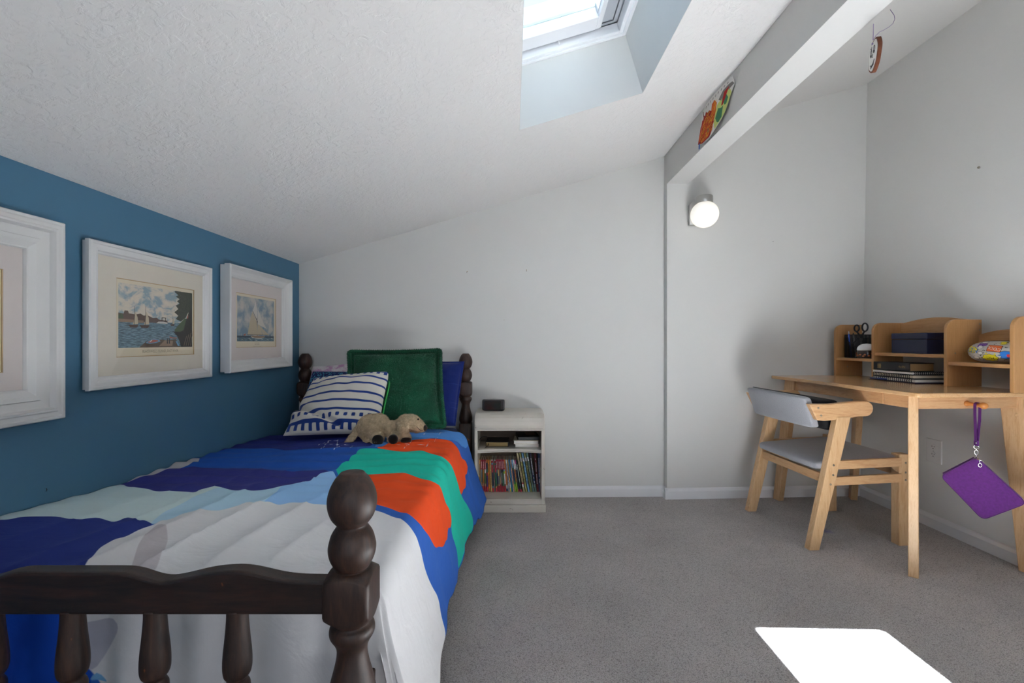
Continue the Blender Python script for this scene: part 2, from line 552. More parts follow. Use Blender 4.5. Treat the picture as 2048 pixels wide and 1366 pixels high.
def knockdown():
    m, nt, b = new_mat('ceiling_texture')
    b.inputs['Base Color'].default_value = srgb('#dad8d6'); b.inputs['Roughness'].default_value = 0.85
    v = coords(nt)
    f1 = noise_tex(nt, v, 34, 4, 0.6, 0.6)
    f2 = noise_tex(nt, v, 110, 2, 0.5)
    r = ramp(nt, f1, [(0.46, (0, 0, 0, 1)), (0.56, (1, 1, 1, 1))])
    n1 = bump(nt, b, r, 0.30, 0.005)
    bump(nt, b, f2, 0.25, 0.003, n1)
knockdown()

def carpet():
    m, nt, b = new_mat('carpet')
    v = coords(nt)
    vo = nt.nodes.new('ShaderNodeTexVoronoi'); vo.inputs['Scale'].default_value = 290; vo.feature = 'F1'
    mp = coords(nt, (1, 1.5, 1)); nt.links.new(mp, vo.inputs['Vector'])
    cells = ramp(nt, vo.outputs['Distance'], [(0.05, srgb('#cac6c4')), (0.45, srgb('#b6b1ae')), (0.9, srgb('#86817f'))])
    big = ramp(nt, noise_tex(nt, v, 2.2, 4, 0.6), [(0.35, (0.88, 0.87, 0.87, 1)), (0.65, (1.06, 1.05, 1.04, 1))])
    mu = nt.nodes.new('ShaderNodeMix'); mu.data_type = 'RGBA'; mu.blend_type = 'MULTIPLY'; mu.inputs['Factor'].default_value = 1
    nt.links.new(cells, mu.inputs['A']); nt.links.new(big, mu.inputs['B'])
    # an ink stain under the chair
    mp2 = nt.nodes.new('ShaderNodeVectorMath'); mp2.operation = 'DISTANCE'
    nt.links.new(v, mp2.inputs[0]); mp2.inputs[1].default_value = (1.625, 2.35, 0)
    st = ramp(nt, mp2.outputs['Value'], [(0.0, (1, 1, 1, 1)), (0.04, (0, 0, 0, 1))])
    ns = nt.nodes.new('ShaderNodeMath'); ns.operation = 'MULTIPLY'; nt.links.new(st, ns.inputs[0])
    nt.links.new(noise_tex(nt, v, 60, 2), ns.inputs[1])
    mx = nt.nodes.new('ShaderNodeMix'); mx.data_type = 'RGBA'
    nt.links.new(ns.outputs[0], mx.inputs['Factor']); nt.links.new(mu.outputs['Result'], mx.inputs['A'])
    mx.inputs['B'].default_value = srgb('#3a44a0')
    nt.links.new(mx.outputs['Result'], b.inputs['Base Color'])
    b.inputs['Roughness'].default_value = 0.98
    b.inputs['Specular IOR Level'].default_value = 0.1
    b.inputs['Sheen Weight'].default_value = 0.1
    inv = nt.nodes.new('ShaderNodeMath'); inv.operation = 'SUBTRACT'; inv.inputs[0].default_value = 1
    nt.links.new(vo.outputs['Distance'], inv.inputs[1])
    bump(nt, b, inv.outputs[0], 0.7, 0.004)
carpet()

def sky_print():
    m, nt, b = new_mat('print_sky')
    v = coords(nt, (1, 9, 16))
    nt.links.new(ramp(nt, noise_tex(nt, v, 1.6, 5, 0.6, 0.4), [(0.42, srgb('#8aa0ab')), (0.52, srgb('#cfc6b6')), (0.65, srgb('#d8cdb9'))]), b.inputs['Base Color'])
    b.inputs['Roughness'].default_value = 0.9
    m, nt, b = new_mat('print_sky_blue')
    v = coords(nt, (1, 9, 9))
    nt.links.new(ramp(nt, noise_tex(nt, v, 1.5, 4, 0.55), [(0.42, srgb('#748c9c')), (0.6, srgb('#bdb8b0'))]), b.inputs['Base Color'])
    b.inputs['Roughness'].default_value = 0.9
    m, nt, b = new_mat('print_water')
    v = coords(nt, (1, 20, 160))
    nt.links.new(ramp(nt, noise_tex(nt, v, 2.2, 4, 0.6), [(0.35, srgb('#2f4452')), (0.6, srgb('#6f8e9c')), (0.75, srgb('#97a8a8'))]), b.inputs['Base Color'])
    b.inputs['Roughness'].default_value = 0.9
    m, nt, b = new_mat('print_foliage')
    v = coords(nt, (1, 90, 90))
    nt.links.new(ramp(nt, noise_tex(nt, v, 2, 4, 0.7), [(0.4, srgb('#20251f')), (0.7, srgb('#4c5540'))]), b.inputs['Base Color'])
    b.inputs['Roughness'].default_value = 0.9
sky_print()
for n_, c_ in dict(p_shore='#8b7560', p_town='#5f4a40', p_sail='#b9ab91', p_sail2='#8f8a80', p_hull='#4a3426', p_bank='#46583a', p_cliff='#2b2724',
                   p_land='#5a4a3a', p_red='#a3584c', p_blue='#5f8fb0', p_mast='#3a2f2a', p_pink='#c79c8c', p_white='#c9c4ba', p_sea='#2f4658',
                   a_orange='#d2581c', a_red='#a8221c', a_yellow='#efb32c', a_green='#3f7c58', a_lime='#c3d07a', a_grey='#7d7a76', a_brown='#6a3420', a_blue='#3564c0', a_paper='#dedcd8').items():
    plain(n_, c_, 0.9)

def leaf_cloth():
    m, nt, b = new_mat('leaf_cloth')
    v = coords(nt, (62, 62, 20), rot=(0, R(40), 0))
    vo = nt.nodes.new('ShaderNodeTexVoronoi'); vo.feature = 'F1'; vo.inputs['Scale'].default_value = 1.6
    vo.inputs['Randomness'].default_value = 0.8
    nt.links.new(v, vo.inputs['Vector'])
    nt.links.new(ramp(nt, vo.outputs['Distance'], [(0.34, srgb('#3f92b4')), (0.40, srgb('#13245a'))], 'LINEAR'), b.inputs['Base Color'])
    b.inputs['Roughness'].default_value = 0.85
leaf_cloth()
def tie_dye():
    m, nt, b = new_mat('tie_dye')
    v = coords(nt)
    nt.links.new(ramp(nt, noise_tex(nt, v, 9, 5, 0.7), [(0.44, srgb('#b98aae')), (0.52, srgb('#cfc5c8')), (0.6, srgb('#d4cfcf'))]), b.inputs['Base Color'])
    b.inputs['Roughness'].default_value = 0.85
tie_dye()
glass_mat('picture_glass'); glass_mat('window_glass', (0.93, 0.97, 1.0, 1)); glass_mat('rear_glass', (0.95, 0.97, 0.97, 1))

def globe():
    m, nt, b = new_mat('lit_globe')
    b.inputs['Base Color'].default_value = (0.9, 0.9, 0.88, 1)
    b.inputs['Roughness'].default_value = 0.15
    b.inputs['Emission Color'].default_value = (1.0, 0.93, 0.80, 1)
    b.inputs['Emission Strength'].default_value = 0.42
globe()

# ------------------------------------------------------------------ room shell
XL = -1.334
def zc(x): return 1.8653 + 0.2998 * x                 # main sloped ceiling
def zc2(x): return 2.624 + 0.306 * (x - 2.26)         # ceiling over the desk alcove
YR = -2.5

struct('floor', MB().bx(-1.45, 2.4, YR - 0.1, 3.05, -0.1, 0), 'carpet')
struct('wall_left', MB().prism([(YR - 0.1, 0), (3.0, 0), (3.0, zc(XL) + .1), (YR - 0.1, zc(XL) + .1)],
       lambda y, z: Vector((XL, y, z)), lambda y, z: Vector((XL - .1, y, z))), 'blue_paint')
struct('wall_back', MB().prism([(XL - .1, 0), (0.966, 0), (0.966, zc(0.966) + .06), (XL - .1, zc(XL) + .06)],
       lambda x, z: Vector((x, 2.85 + (x - XL) * 0.017, z)), lambda x, z: Vector((x, 3.02, z))), 'white_paint')
struct('wall_alcove', MB().prism([(0.966, 2.836), (2.36, 2.9105), (2.36, 3.04), (0.966, 3.04)],
       lambda x, y: Vector((x, y, 0)), lambda x, y: Vector((x, y, 2.8))), 'white_paint')
mb = MB()
mb.hexa([(2.225, YR - .1, 0), (2.34, YR - .1, 0), (2.34, 3.04, 0), (2.225, 3.04, 0),
         (2.272, YR - .1, 2.8), (2.34, YR - .1, 2.8), (2.34, 3.04, 2.8), (2.272, 3.04, 2.8)])
struct('wall_right', mb, 'white_paint')
struct('wall_header', MB().bx(0.966, 1.098, YR - .1, 2.86, 1.963, 2.75), 'white_paint')

# sloped ceiling slab with the skylight shaft cut through it
EN = Vector((-0.2872, 0, 0.9579))
def cpt(x, y, t): return Vector((x, y, zc(x))) + EN * t
SX0, SX1, SY0, SY1 = 0.03, 0.555, 0.45, 1.927
mb = MB()
T = 0.30
for (x0, x1, y0, y1) in ((XL - .1, SX0, YR - .1, 3.05), (SX1, 1.02, YR - .1, 3.05), (SX0, SX1, YR - .1, SY0), (SX0, SX1, SY1, 3.05)):
    mb.hexa([cpt(x0, y0, 0), cpt(x1, y0, 0), cpt(x1, y1, 0), cpt(x0, y1, 0), cpt(x0, y0, T), cpt(x1, y0, T), cpt(x1, y1, T), cpt(x0, y1, T)])
struct('ceiling', mb, 'ceiling_texture')
mb = MB()
x0, x1 = 1.05, 2.36
mb.hexa([(x0, YR - .1, zc2(x0)), (x1, YR - .1, zc2(x1)), (x1, 3.05, zc2(x1)), (x0, 3.05, zc2(x0)),
         (x0, YR - .1, zc2(x0) + .15), (x1, YR - .1, zc2(x1) + .15), (x1, 3.05, zc2(x1) + .15), (x0, 3.05, zc2(x0) + .15)])
o = struct('ceiling', mb, 'ceiling_smooth')

# the smooth plaster lining of the skylight shaft (2 mm skim on the four sides)
mb = MB()
e = 0.002
def shaft(x0, x1, y0, y1): 
    mb.hexa([cpt(x0, y0, 0), cpt(x1, y0, 0), cpt(x1, y1, 0), cpt(x0, y1, 0), cpt(x0, y0, .279), cpt(x1, y0, .279), cpt(x1, y1, .279), cpt(x0, y1, .279)])
shaft(SX0, SX0 + e, SY0, SY1); shaft(SX1 - e, SX1, SY0, SY1); shaft(SX0, SX1, SY0, SY0 + e); shaft(SX0, SX1, SY1 - e, SY1)
struct('trim_1', mb, 'white_paint')

# skylight window: s along the slope, y along the room, t out of the roof
def ring(s0, s1, y0, y1, ws0, ws1, wy0, wy1, t0, t1):
    m_ = MB()
    m_.bx(s0, s0 + ws0, y0, y1, t0, t1); m_.bx(s1 - ws1, s1, y0, y1, t0, t1)
    m_.bx(s0 + ws0, s1 - ws1, y0, y0 + wy0, t0, t1); m_.bx(s0 + ws0, s1 - ws1, y1 - wy1, y1, t0, t1)
    return m_
plain('vinyl_white', '#e6e7ea', 0.35); plain('vinyl_grey', '#b4b8be', 0.5); plain('gasket', '#4a4d52', 0.6); plain('sill_mint', '#dfeeec', 0.4)
SW = (SX1 - SX0) / 0.9579
ang = math.atan2(0.2872, 0.9579)
def skylight(name, SY0, SY1):
    win = bpy.data.objects.new(name, None); COL.objects.link(win); win['kind'] = 'structure'
    win.location = (SX0, 0, zc(SX0)); win.rotation_euler = (0, -ang, 0)
    MW[win] = Matrix.Translation(Vector((SX0, 0, zc(SX0)))) @ Matrix.Rotation(-ang, 4, 'Y')
    obj('window_frame', ring(0.0, SW, SY0, SY1, .02, .032, .03, .032, .262, .30), 'vinyl_white', win, bevel=.003, local=True)
    obj('frame_liner', ring(0.0, SW, SY0, SY1, .012, .016, .02, .016, .255, .268), 'vinyl_white', win, bevel=.002, local=True)
    obj('track', ring(0.004, SW - .004, SY0 + .004, SY1 - .004, .03, .13, .06, .10, .306, .345), 'vinyl_grey', win, local=True)
    obj('gasket', ring(.012, SW - .050, SY0 + .03, SY1 - .045, .004, .004, .004, .004, .303, .307), 'gasket', win, local=True)
    obj('sash', ring(.012, SW - .108, SY0 + .03, SY1 - .040, .016, .022, .05, .075, .290, .335), 'vinyl_white', win, bevel=.003, local=True)
    obj('sash_curb', ring(.010, SW - .112, SY0 + .05, SY1 - .075, .010, .014, .04, .055, .336, .40), 'sill_mint', win, local=True)
    obj('glass', MB().bx(.012, SW - .115, SY0 + .07, SY1 - .11, .378, .382), 'window_glass', win, local=True)
    obj('latch_knob', MB().lathe([(.004, 0), (.0055, .006), (.0055, .012), (.003, .016)], (SW * .47, SY1 - .04, .292 - .016), 10), 'glossy_white', win, local=True)
skylight('window_1', SY0, SY1)
# roof outside closing the gap round the window
mb = MB()
for (x0, x1, y0, y1) in ((-.05, SX0 + .01, SY0 - .1, SY1 + .1), (SX1 - .02, SX1 + .1, SY0 - .1, SY1 + .1), (SX0, SX1, SY0 - .1, SY0), (SX0, SX1, SY1, SY1 + .1)):
    mb.hexa([cpt(x0, y0, T), cpt(x1, y0, T), cpt(x1, y1, T), cpt(x0, y1, T), cpt(x0, y0, T + .1), cpt(x1, y0, T + .1), cpt(x1, y1, T + .1), cpt(x0, y1, T + .1)])
struct('trim_2', mb, 'gasket')

# wall behind the camera, two unseen windows added to let fill light in
WN = [(-0.8, 0.5, 0.7, 1.6), (1.22, 2.02, 0.7, 1.6)]
mb = MB()
y0, y1 = YR - .1, YR
mb.bx(XL - .1, 2.36, y0, y1, 0, 0.7); mb.bx(XL - .1, 2.36, y0, y1, 1.6, 2.8)
mb.bx(XL - .1, -0.8, y0, y1, .7, 1.6); mb.bx(.5, 1.22, y0, y1, .7, 1.6); mb.bx(2.02, 2.36, y0, y1, .7, 1.6)
struct('wall_rear', mb, 'white_paint')
for i, (a, b_, c, d) in enumerate(WN):
    wn = bpy.data.objects.new('window_%d' % (i + 2), None); COL.objects.link(wn); wn['kind'] = 'structure'
    wn.location = ((a + b_) / 2, YR - .05, c); MW[wn] = Matrix.Translation(wn.location)
    m_ = MB(); m_.bx(a, a + .04, YR - .08, YR - .02, c, d); m_.bx(b_ - .04, b_, YR - .08, YR - .02, c, d)
    m_.bx(a, b_, YR - .08, YR - .02, c, c + .04); m_.bx(a, b_, YR - .08, YR - .02, d - .04, d)
    obj('window_frame', m_, 'vinyl_white', wn, bevel=.004)

# baseboards with a bevelled cap
def baseboard(name, a, b_, h=0.066, th=0.016, mat='trim_paint'):
    a = Vector(a); b_ = Vector(b_); d = (b_ - a).normalized(); n = Vector((d.y, -d.x))
    prof = [(0, 0), (th, 0), (th, h - .017), (th * .45, h - .004), (0, h)]
    m_ = MB()
    m_.prism(prof, lambda o_, z: Vector((a.x + n.x * o_, a.y + n.y * o_, z)), lambda o_, z: Vector((b_.x + n.x * o_, b_.y + n.y * o_, z)))
    return struct(name, m_, mat)
def yb(x): return 2.85 + (x - XL) * 0.017
def ya(x): return 2.836 + (x - .966) * 0.0534
baseboard('baseboard_back', (XL, yb(XL)), (.966, yb(.966)))
baseboard('baseboard_alcove', (.950, ya(.95)), (2.235, ya(2.235)))
mb = MB(); mb.prism([(0, 0), (.016, 0), (.016, .049), (.007, .062), (0, .066)], lambda o_, z: Vector((.966 - o_, 2.836 - .014, z)), lambda o_, z: Vector((.966 - o_, 2.888, z)))
struct('baseboard_return', mb, 'trim_paint')
baseboard('baseboard_right', (2.226, 2.905), (2.226, YR), th=.020)
baseboard('baseboard_left', (XL + .0, YR), (XL + .0, 2.85))

# small fixings left in the walls
def anchor(px, py, d, label, tilt=0.2, size=(.004, .012), mat='anchor_tan', axis='y'):
    p = P(px, py, d)
    m_ = MB()
    if axis == 'y':
        M_ = Matrix.Translation(p) @ Matrix.Rotation(tilt, 4, 'Y')
        m_.box((0, 0.002, size[1] * .25), (size[0], .006, size[1] * .5), 0, M_)
        m_.box((0, 0.002, -size[1] * .3), (size[0] * .7, .006, size[1] * .3), 1, M_)
    else:
        M_ = Matrix.Translation(p)
        m_.lathe([(size[0] * .5, -.003), (size[0] * .5, .002), (size[0] * .3, .004)], (0, 0, 0), 10, 0, M_ @ Matrix.Rotation(R(-90 if axis == 'x' else 90), 4, 'Y'))
    o = recenter(obj('wall_anchor', m_, [mat, 'near_black']))
    tag(o, label, 'wall anchor', 'leftover wall anchors')
anchor(934, 544, yb(-.28) - .001, 'small tan anchor left in the back wall above the bed headboard')
anchor(1053, 541, yb(.09) - .001, 'small tan anchor left in the back wall above the nightstand', 0.0)
anchor(1008, 640, yb(-.05) - .001, 'faint tiny nail spot low on the back wall above the alarm clock', 1.4, (.002, .005))
anchor(1546, 483, ya(1.66) - .001, 'tiny dark nail in the alcove wall right of the globe lamp', 1.3, (.003, .005), 'near_black')
anchor(1957, 335, 910 * 2.246 / 933, 'small dark screw in the right wall high above the desk hutch', 0, (.010, .01), 'dark_metal', 'x')
for (px, py) in ((92, 980),):
    d = 910 * 1.334 / (1024 - px); p = P(px, py, d)
    m_ = MB(); m_.tube([p + Vector((.001, 0, .005)), p + Vector((.002, .001, 0)), p + Vector((.001, -.001, -.004))], .0008, 6)
    tag(recenter(obj('wall_nail', m_, 'near_black')), 'tiny black nail in the blue wall above the bed', 'nail')

# ------------------------------------------------------------------ framed prints on the blue wall
K = 0.9874          # wall distance factor
def frame_mesh(Y0, Y1, z0, z1, prof, xw=XL):
    """prof: (inset from the outer edge, height off the wall)"""
    m_ = MB(); rings = []
    for ins, h in prof:
        rings.append([m_.bm.verts.new((xw + h, y, z)) for y, z in ((Y0 + ins, z0 + ins), (Y1 - ins, z0 + ins), (Y1 - ins, z1 - ins), (Y0 + ins, z1 - ins))])
    for a, b_ in zip(rings[:-1], rings[1:]):
        for i in range(4): m_.bm.faces.new([a[i], a[(i + 1) % 4], b_[(i + 1) % 4], b_[i]])
    for i in range(4): m_.bm.faces.new([rings[-1][i], rings[-1][(i + 1) % 4], rings[0][(i + 1) % 4], rings[0][i]])
    return m_
def flat(mb, xw, poly, mi): mb.face([Vector((xw, y, z)) for y, z in poly], mi)
def rect(y0, y1, z0, z1): return [(y0, z0), (y1, z0), (y1, z1), (y0, z1)]

def picture(label, Y0, Y1, z0, z1, prof, opening, sheet, matb, xm, art, lean=0.012):
    t = thing('picture_frame', label, 'framed print', (XL, (Y0 + Y1) / 2, z0), group='framed prints on the blue wall')
    obj('frame', frame_mesh(Y0, Y1, z0, z1, prof), 'frame_white', t)
    xm = XL + xm
    m_ = MB(); oy0, oy1, oz0, oz1 = opening; sy0, sy1, sz0, sz1 = sheet
    m_.bx(xm - .003, xm, oy0, oy1, oz0, sz0); m_.bx(xm - .003, xm, oy0, oy1, sz1, oz1)
    m_.bx(xm - .003, xm, oy0, sy0, sz0, sz1); m_.bx(xm - .003, xm, sy1, oy1, sz0, sz1)
    e_ = .0022
    for a in (rect(sy0, sy0 + e_, sz0, sz1), rect(sy1 - e_, sy1, sz0, sz1), rect(sy0, sy1, sz0, sz0 + e_), rect(sy0, sy1, sz1 - e_, sz1)):
        (a0, b0), (a1, b1) = a[0], a[2]
        m_.bx(xm - .0032, xm - .0012, a0, a1, b0, b1, 1)
    obj('mat_board', m_, [matb, 'mat_bevel'], t)
    pr = MB(); mats = ['print_paper']
    pr.bx(xm - .0062, xm - .0042, sy0 - .002, sy1 + .002, sz0 - .002, sz1 + .002, 0)
    lay = [0]
    def put(mat, poly):
        if mat not in mats: mats.append(mat)
        lay[0] += 1
        flat(pr, xm - .0042 + .00004 * lay[0], poly, mats.index(mat))
    def word(s, size, cy, cz, mat='print_ink', sx=1.0):
        if mat not in mats: mats.append(mat)
        add_text(pr, s, size, lambda a, b_: Vector((xm - .0024, cy + a * sx, cz + b_)), mats.index(mat))
    art(put, word)
    obj('print', pr, mats, t)
    g = MB(); g.bx(xm + .0010, xm + .0022, oy0 - .002, oy1 + .002, oz0 - .002, oz1 + .002)
    obj('glass', g, 'picture_glass', t)
    return t

def S(d_):   # scaled depth / height helpers (measured against a slightly farther wall)
    return d_ * K
def Z(z): return 0.98 + (z - 0.98) * K

# harbour view, the middle picture
def art_harbour(put, word):
    y0, y1, z0, z1 = S(1.545), S(1.901), Z(.958), Z(1.181)
    W = y1 - y0; H = z1 - z0
    q = lambda pts: [(y0 + a * W, z0 + b_ * H) for a, b_ in pts]
    put('print_sky', rect(y0, y1, z0 + .42 * H, z1))
    put('print_water', rect(y0, y1, z0, z0 + .43 * H))
    put('p_town', q([(0, .42), (.62, .41), (.62, .46), (.5, .47), (.47, .50), (.42, .49), (.35, .53), (.3, .52), (.26, .55), (.2, .53), (.12, .54), (.11, .58), (.07, .58), (.06, .53), (0, .54)]))
    put('p_shore', q([(0, .40), (.3, .40), (.3, .44), (0, .45)]))
    put('p_bank', q([(0, .45), (.06, .45), (.05, .52), (.02, .53), (0, .50)]))
    put('p_land', q([(.24, 0), (.33, .1), (.45, .14), (.6, .12), (.74, .14), (.82, 0)]))
    put('p_shore', q([(.5, .02), (.58, .12), (.7, .11), (.69, .02)]))
    put('p_bank', q([(.72, .30), (.80, .42), (.88, .52), (.92, .52), (.92, .1), (.8, .14)]))
    put('p_cliff', q([(.70, .28), (.76, .2), (.8, .1), (.82, 0), (1, 0), (1, .74), (.95, .66), (.9, .48), (.86, .3), (.8, .27)]))
    put('print_foliage', q([(.72, .98), (.78, .93), (.74, .9), (.80, .86), (.76, .82), (.8, .78), (.74, .74), (.78, .68), (.72, .62), (.78, .56), (.74, .5), (.82, .46), (.9, .54), (.93, .62), (1, .72), (1, 1.0), (.74, 1.0)]))
    for (cx, s, k) in ((.165, 1.0, 1), (.30, 1.05, 1), (.685, .55, 0)):
        b0 = .33 if k else .385
        put('p_hull', q([(cx - .05 * s, b0 + .03 * s), (cx + .07 * s, b0 + .035 * s), (cx + .05 * s, b0 - .01), (cx - .03 * s, b0 - .01)]))
        put('p_sail', q([(cx + .0, b0 + .04 * s), (cx + .065 * s, b0 + .05 * s), (cx + .06 * s, b0 + .15 * s), (cx + .03 * s, b0 + .25 * s), (cx + .02 * s, b0 + .12 * s)]))
        put('p_mast', q([(cx + .012 * s, b0 + .03 * s), (cx + .018 * s, b0 + .03 * s), (cx + .024 * s, b0 + .33 * s), (cx + .020 * s, b0 + .33 * s)]))
    put('p_white', q([(.46, .405), (.62, .405), (.61, .43), (.55, .44), (.49, .435)]))
    put('p_cliff', q([(.535, .44), (.545, .44), (.545, .5), (.585, .5), (.585, .44), (.595, .44), (.595, .51), (.535, .51)]))
    put('p_blue', q([(.32, .075), (.37, .12), (.43, .145), (.50, .13), (.52, .10), (.46, .075), (.38, .06)]))
    put('p_red', q([(.345, .085), (.38, .115), (.43, .13), (.48, .12), (.49, .105), (.44, .085), (.38, .075)]))
    put('p_white', q([(.37, .09), (.385, .09), (.41, .125), (.395, .125)]))
    put('p_red', q([(.64, .19), (.70, .17), (.76, .17), (.75, .15), (.66, .155)]))
    put('p_blue', q([(.735, .11), (.76, .10), (.80, .02), (.77, .02)]))
    for cx in (.615, .645): put('near_black', q([(cx - .009, .06), (cx + .009, .06), (cx + .007, .14), (cx, .16), (cx - .007, .14)]))
    for k in range(4):
        a = .86 + .035 * k
        put('p_shore', q([(a, .02), (a + .006, .02), (a + .05, .2 + .03 * k), (a + .044, .2 + .03 * k)]))
    put('p_red', q([(.905, .53), (.935, .6), (.93, .52)]))
    cy = (y0 + y1) / 2
    word('BLACKWELLS ISLAND, EAST RIVER.', .0132, cy + .01, Z(.9435), sx=.86)
    word('Published by the lithographers, New York, from the original on stone by the river side', .0038, cy + .01, Z(.9515), sx=1.0)
    word('From Eighty Sixth Street, New York', .0038, cy + .01, Z(.9368), sx=.9)
flatprof = [(.004, .006), (.004, .016), (0, .018), (0, .030), (.003, .034), (.010, .0345), (.013, .0315), (.022, .033), (.030, .031), (.034, .024), (.038, .023), (.042, .017), (.042, .006)]
t = picture('white framed harbour print with cream mat, middle of three on the blue wall', S(1.42), S(2.002), Z(.8245), Z(1.303), flatprof,
            (S(1.42) + .042, S(2.002) - .042, Z(.8245) + .041, Z(1.303) - .041),
            (S(1.533), S(1.910), Z(.926), Z(1.196)), 'mat_board', .018, art_harbour)

def art_yacht(put, word):
    y0, y1, z0, z1 = 2.186, 2.524, Z(.981), Z(1.205)
    W = y1 - y0; H = z1 - z0
    q = lambda pts: [(y0 + a * W, z0 + b_ * H) for a, b_ in pts]
    put('print_sky_blue', rect(y0, y1, z0 + .12 * H, z1))
    put('p_sea', rect(y0, y1, z0, z0 + .125 * H))
    put('print_water', rect(y0, y1, z0, z0 + .085 * H))
    put('p_mast', q([(.505, .12), (.52, .12), (.50, .95), (.495, .95)]))
    put('p_sail', q([(.255, .15), (.53, .145), (.50, .45), (.385, .68), (.35, .60)]))
    put('p_white', q([(.385, .69), (.49, .48), (.525, .66), (.478, .93)]))
    put('p_sail', q([(.52, .15), (.66, .155), (.565, .40), (.525, .42)]))
    put('p_white', q([(.53, .40), (.78, .30), (.66, .48), (.53, .76)]))
    put('p_sail', q([(.56, .38), (.86, .15), (.68, .148)]))
    put('p_mast', q([(.385, .70), (.395, .70), (.53, .45), (.52, .44)]))
    put('p_mast', q([(.24, .146), (.9, .15), (.9, .158), (.24, .153)]))
    put('p_shore', q([(.32, .135), (.74, .125), (.70, .09), (.60, .072), (.44, .075), (.37, .1)]))
    put('p_white', q([(.33, .115), (.38, .08), (.5, .062), (.62, .06), (.73, .1), (.68, .088), (.6, .075), (.45, .078)]))
    put('p_red', q([(.15, .15), (.22, .18), (.20, .13), (.16, .13)]))
    for a in (.04, .09, .84, .91): put('p_white', q([(a, .125), (a + .01, .125), (a + .006, .2)]))
    for a, c in ((.1, .03), (.28, .05), (.45, .02), (.62, .04), (.78, .03), (.9, .06)):
        put('p_white', q([(a, c + .01), (a + .05, c - .008), (a + .06, c - .004), (a + .012, c + .016)]))
    cy = (y0 + y1) / 2
    word('The Cutter Yacht', .0058, cy, Z(.9735))
    word('EAST RIVER', .0085, cy, Z(.9650), sx=1.0)
    word('for a sail with a fair wind over the bay', .0052, cy, Z(.9555), sx=1.0)
coveprof = [(.004, .006), (.004, .026), (0, .028), (0, .052), (.003, .055), (.008, .055), (.011, .051), (.020, .041), (.032, .034), (.044, .031), (.048, .028), (.052, .027), (.056, .018), (.056, .004)]
picture('white framed yacht print with pinkish mat, nearest the bed pillows', 2.067, 2.655, Z(.834), Z(1.3405), coveprof,
        (2.067 + .055, 2.655 - .055, Z(.834) + .055, Z(1.3405) - .055), (2.172, 2.541, Z(.950), Z(1.219)), 'mat_board_pink', .017, art_yacht)

def art_plain(put, word):
    put('print_cream', rect(.845, 1.19, Z(.90), Z(1.168)))
    put('print_sky', rect(.87, 1.12, Z(.97), Z(1.15)))
    put('print_water', rect(.87, 1.12, Z(.93), Z(.99)))
    put('p_sail', [(.95, Z(.985)), (1.02, Z(.985)), (.99, Z(1.09))])
wideprof = [(0, .006), (0, .040), (.003, .045), (.010, .046), (.013, .043), (.022, .042), (.026, .048), (.031, .048), (.034, .040), (.036, .033), (.058, .030),
            (.060, .026), (.060, .036), (.072, .034), (.086, .026), (.090, .026), (.092, .020), (.092, .006)]
picture('largest white frame with stepped moulding, cut by the left edge of the photo', .735, 1.316, Z(.756), Z(1.3257), wideprof,
        (.735 + .09, 1.316 - .09, Z(.756) + .09, Z(1.3257) - .09), (.85, 1.178, Z(.898), Z(1.170)), 'mat_board_pink', .017, art_plain)

# ------------------------------------------------------------------ the bed
XR_, XLp = -.285, -1.272
YF, YH = .812, 2.80
bed = thing('twin_bed', 'dark brown turned-post wooden twin bed frame along the blue wall', 'bed', (-.78, 1.8, 0))
def post(x, y, top, small=1.0):
    d = top - .747
    zz = lambda z: z + d
    pr = [(.001, zz(.747)), (.019, zz(.747)), (.023, zz(.743)), (.030, zz(.735)), (.0385, zz(.718)), (.0425, zz(.700)), (.0415, zz(.684)), (.036, zz(.668)), (.027, zz(.656)),
          (.025, zz(.653)), (.028, zz(.650)), (.0355, zz(.638)), (.040, zz(.622)), (.041, zz(.612)), (.0385, zz(.598)), (.032, zz(.584)), (.028, zz(.578)), (.0285, zz(.5765)),
          (.031, zz(.576), 0), (.0385, zz(.5735), 1, -.009), (.0400, zz(.5705), 1, -.011), (.0400, zz(.495), 1, .014), (.0385, zz(.4905), 1, .012), (.031, zz(.483), 0),
          (.030, zz(.481)), (.036, zz(.478)), (.039, zz(.470)), (.038, zz(.461)), (.031, zz(.449)), (.0265, zz(.437)), (.0265, zz(.424)), (.030, zz(.405)), (.036, zz(.382)), (.041, zz(.357)),
          (.042, zz(.340)), (.038, zz(.326)), (.034, zz(.320)), (.0395, zz(.318), 1), (.0395, .20, 1), (.034, .194, .4), (.036, .18), (.040, .15), (.036, .10), (.026, .03), (.024, 0)]
    return MB().lathe([(a[0] * small,) + tuple(a[1:]) for a in pr][::-1], (x, y, 0), 56)
obj('bedpost', post(XR_, YF, .747), 'dark_wood', bed, segs=2)
obj('bedpost', post(XLp, YF, .747), 'dark_wood', bed)
obj('bedpost', post(XR_, YH, .906, .96), 'dark_wood', bed)
obj('bedpost', post(XLp, YH, .906, .96), 'dark_wood', bed)
CXB = (XR_ + XLp) / 2
def top_profile(z_off=0.0):
    key = [(0, .5745), (.085, .5745), (.105, .5735), (.125, .567), (.145, .5595), (.160, .5567), (.178, .5585), (.205, .5650), (.24, .5735), (.275, .5772), (.305, .5772), (.335, .571), (.365, .5635), (.395, .5595), (.43, .5588), (.47, .5588)]
    xs = np.linspace(0, .47, 60); zs = np.interp(xs, *zip(*key))
    zs = np.convolve(np.pad(zs, 2, 'edge'), np.ones(5) / 5, 'valid')
    pts = [(CXB - x, z + z_off) for x, z in zip(xs[::-1], zs[::-1])] + [(CXB + x, z + z_off) for x, z in zip(xs[1:], zs[1:])]
    return pts
tp = top_profile()
poly = [(tp[0][0], .500)] + tp + [(tp[-1][0], .500)]
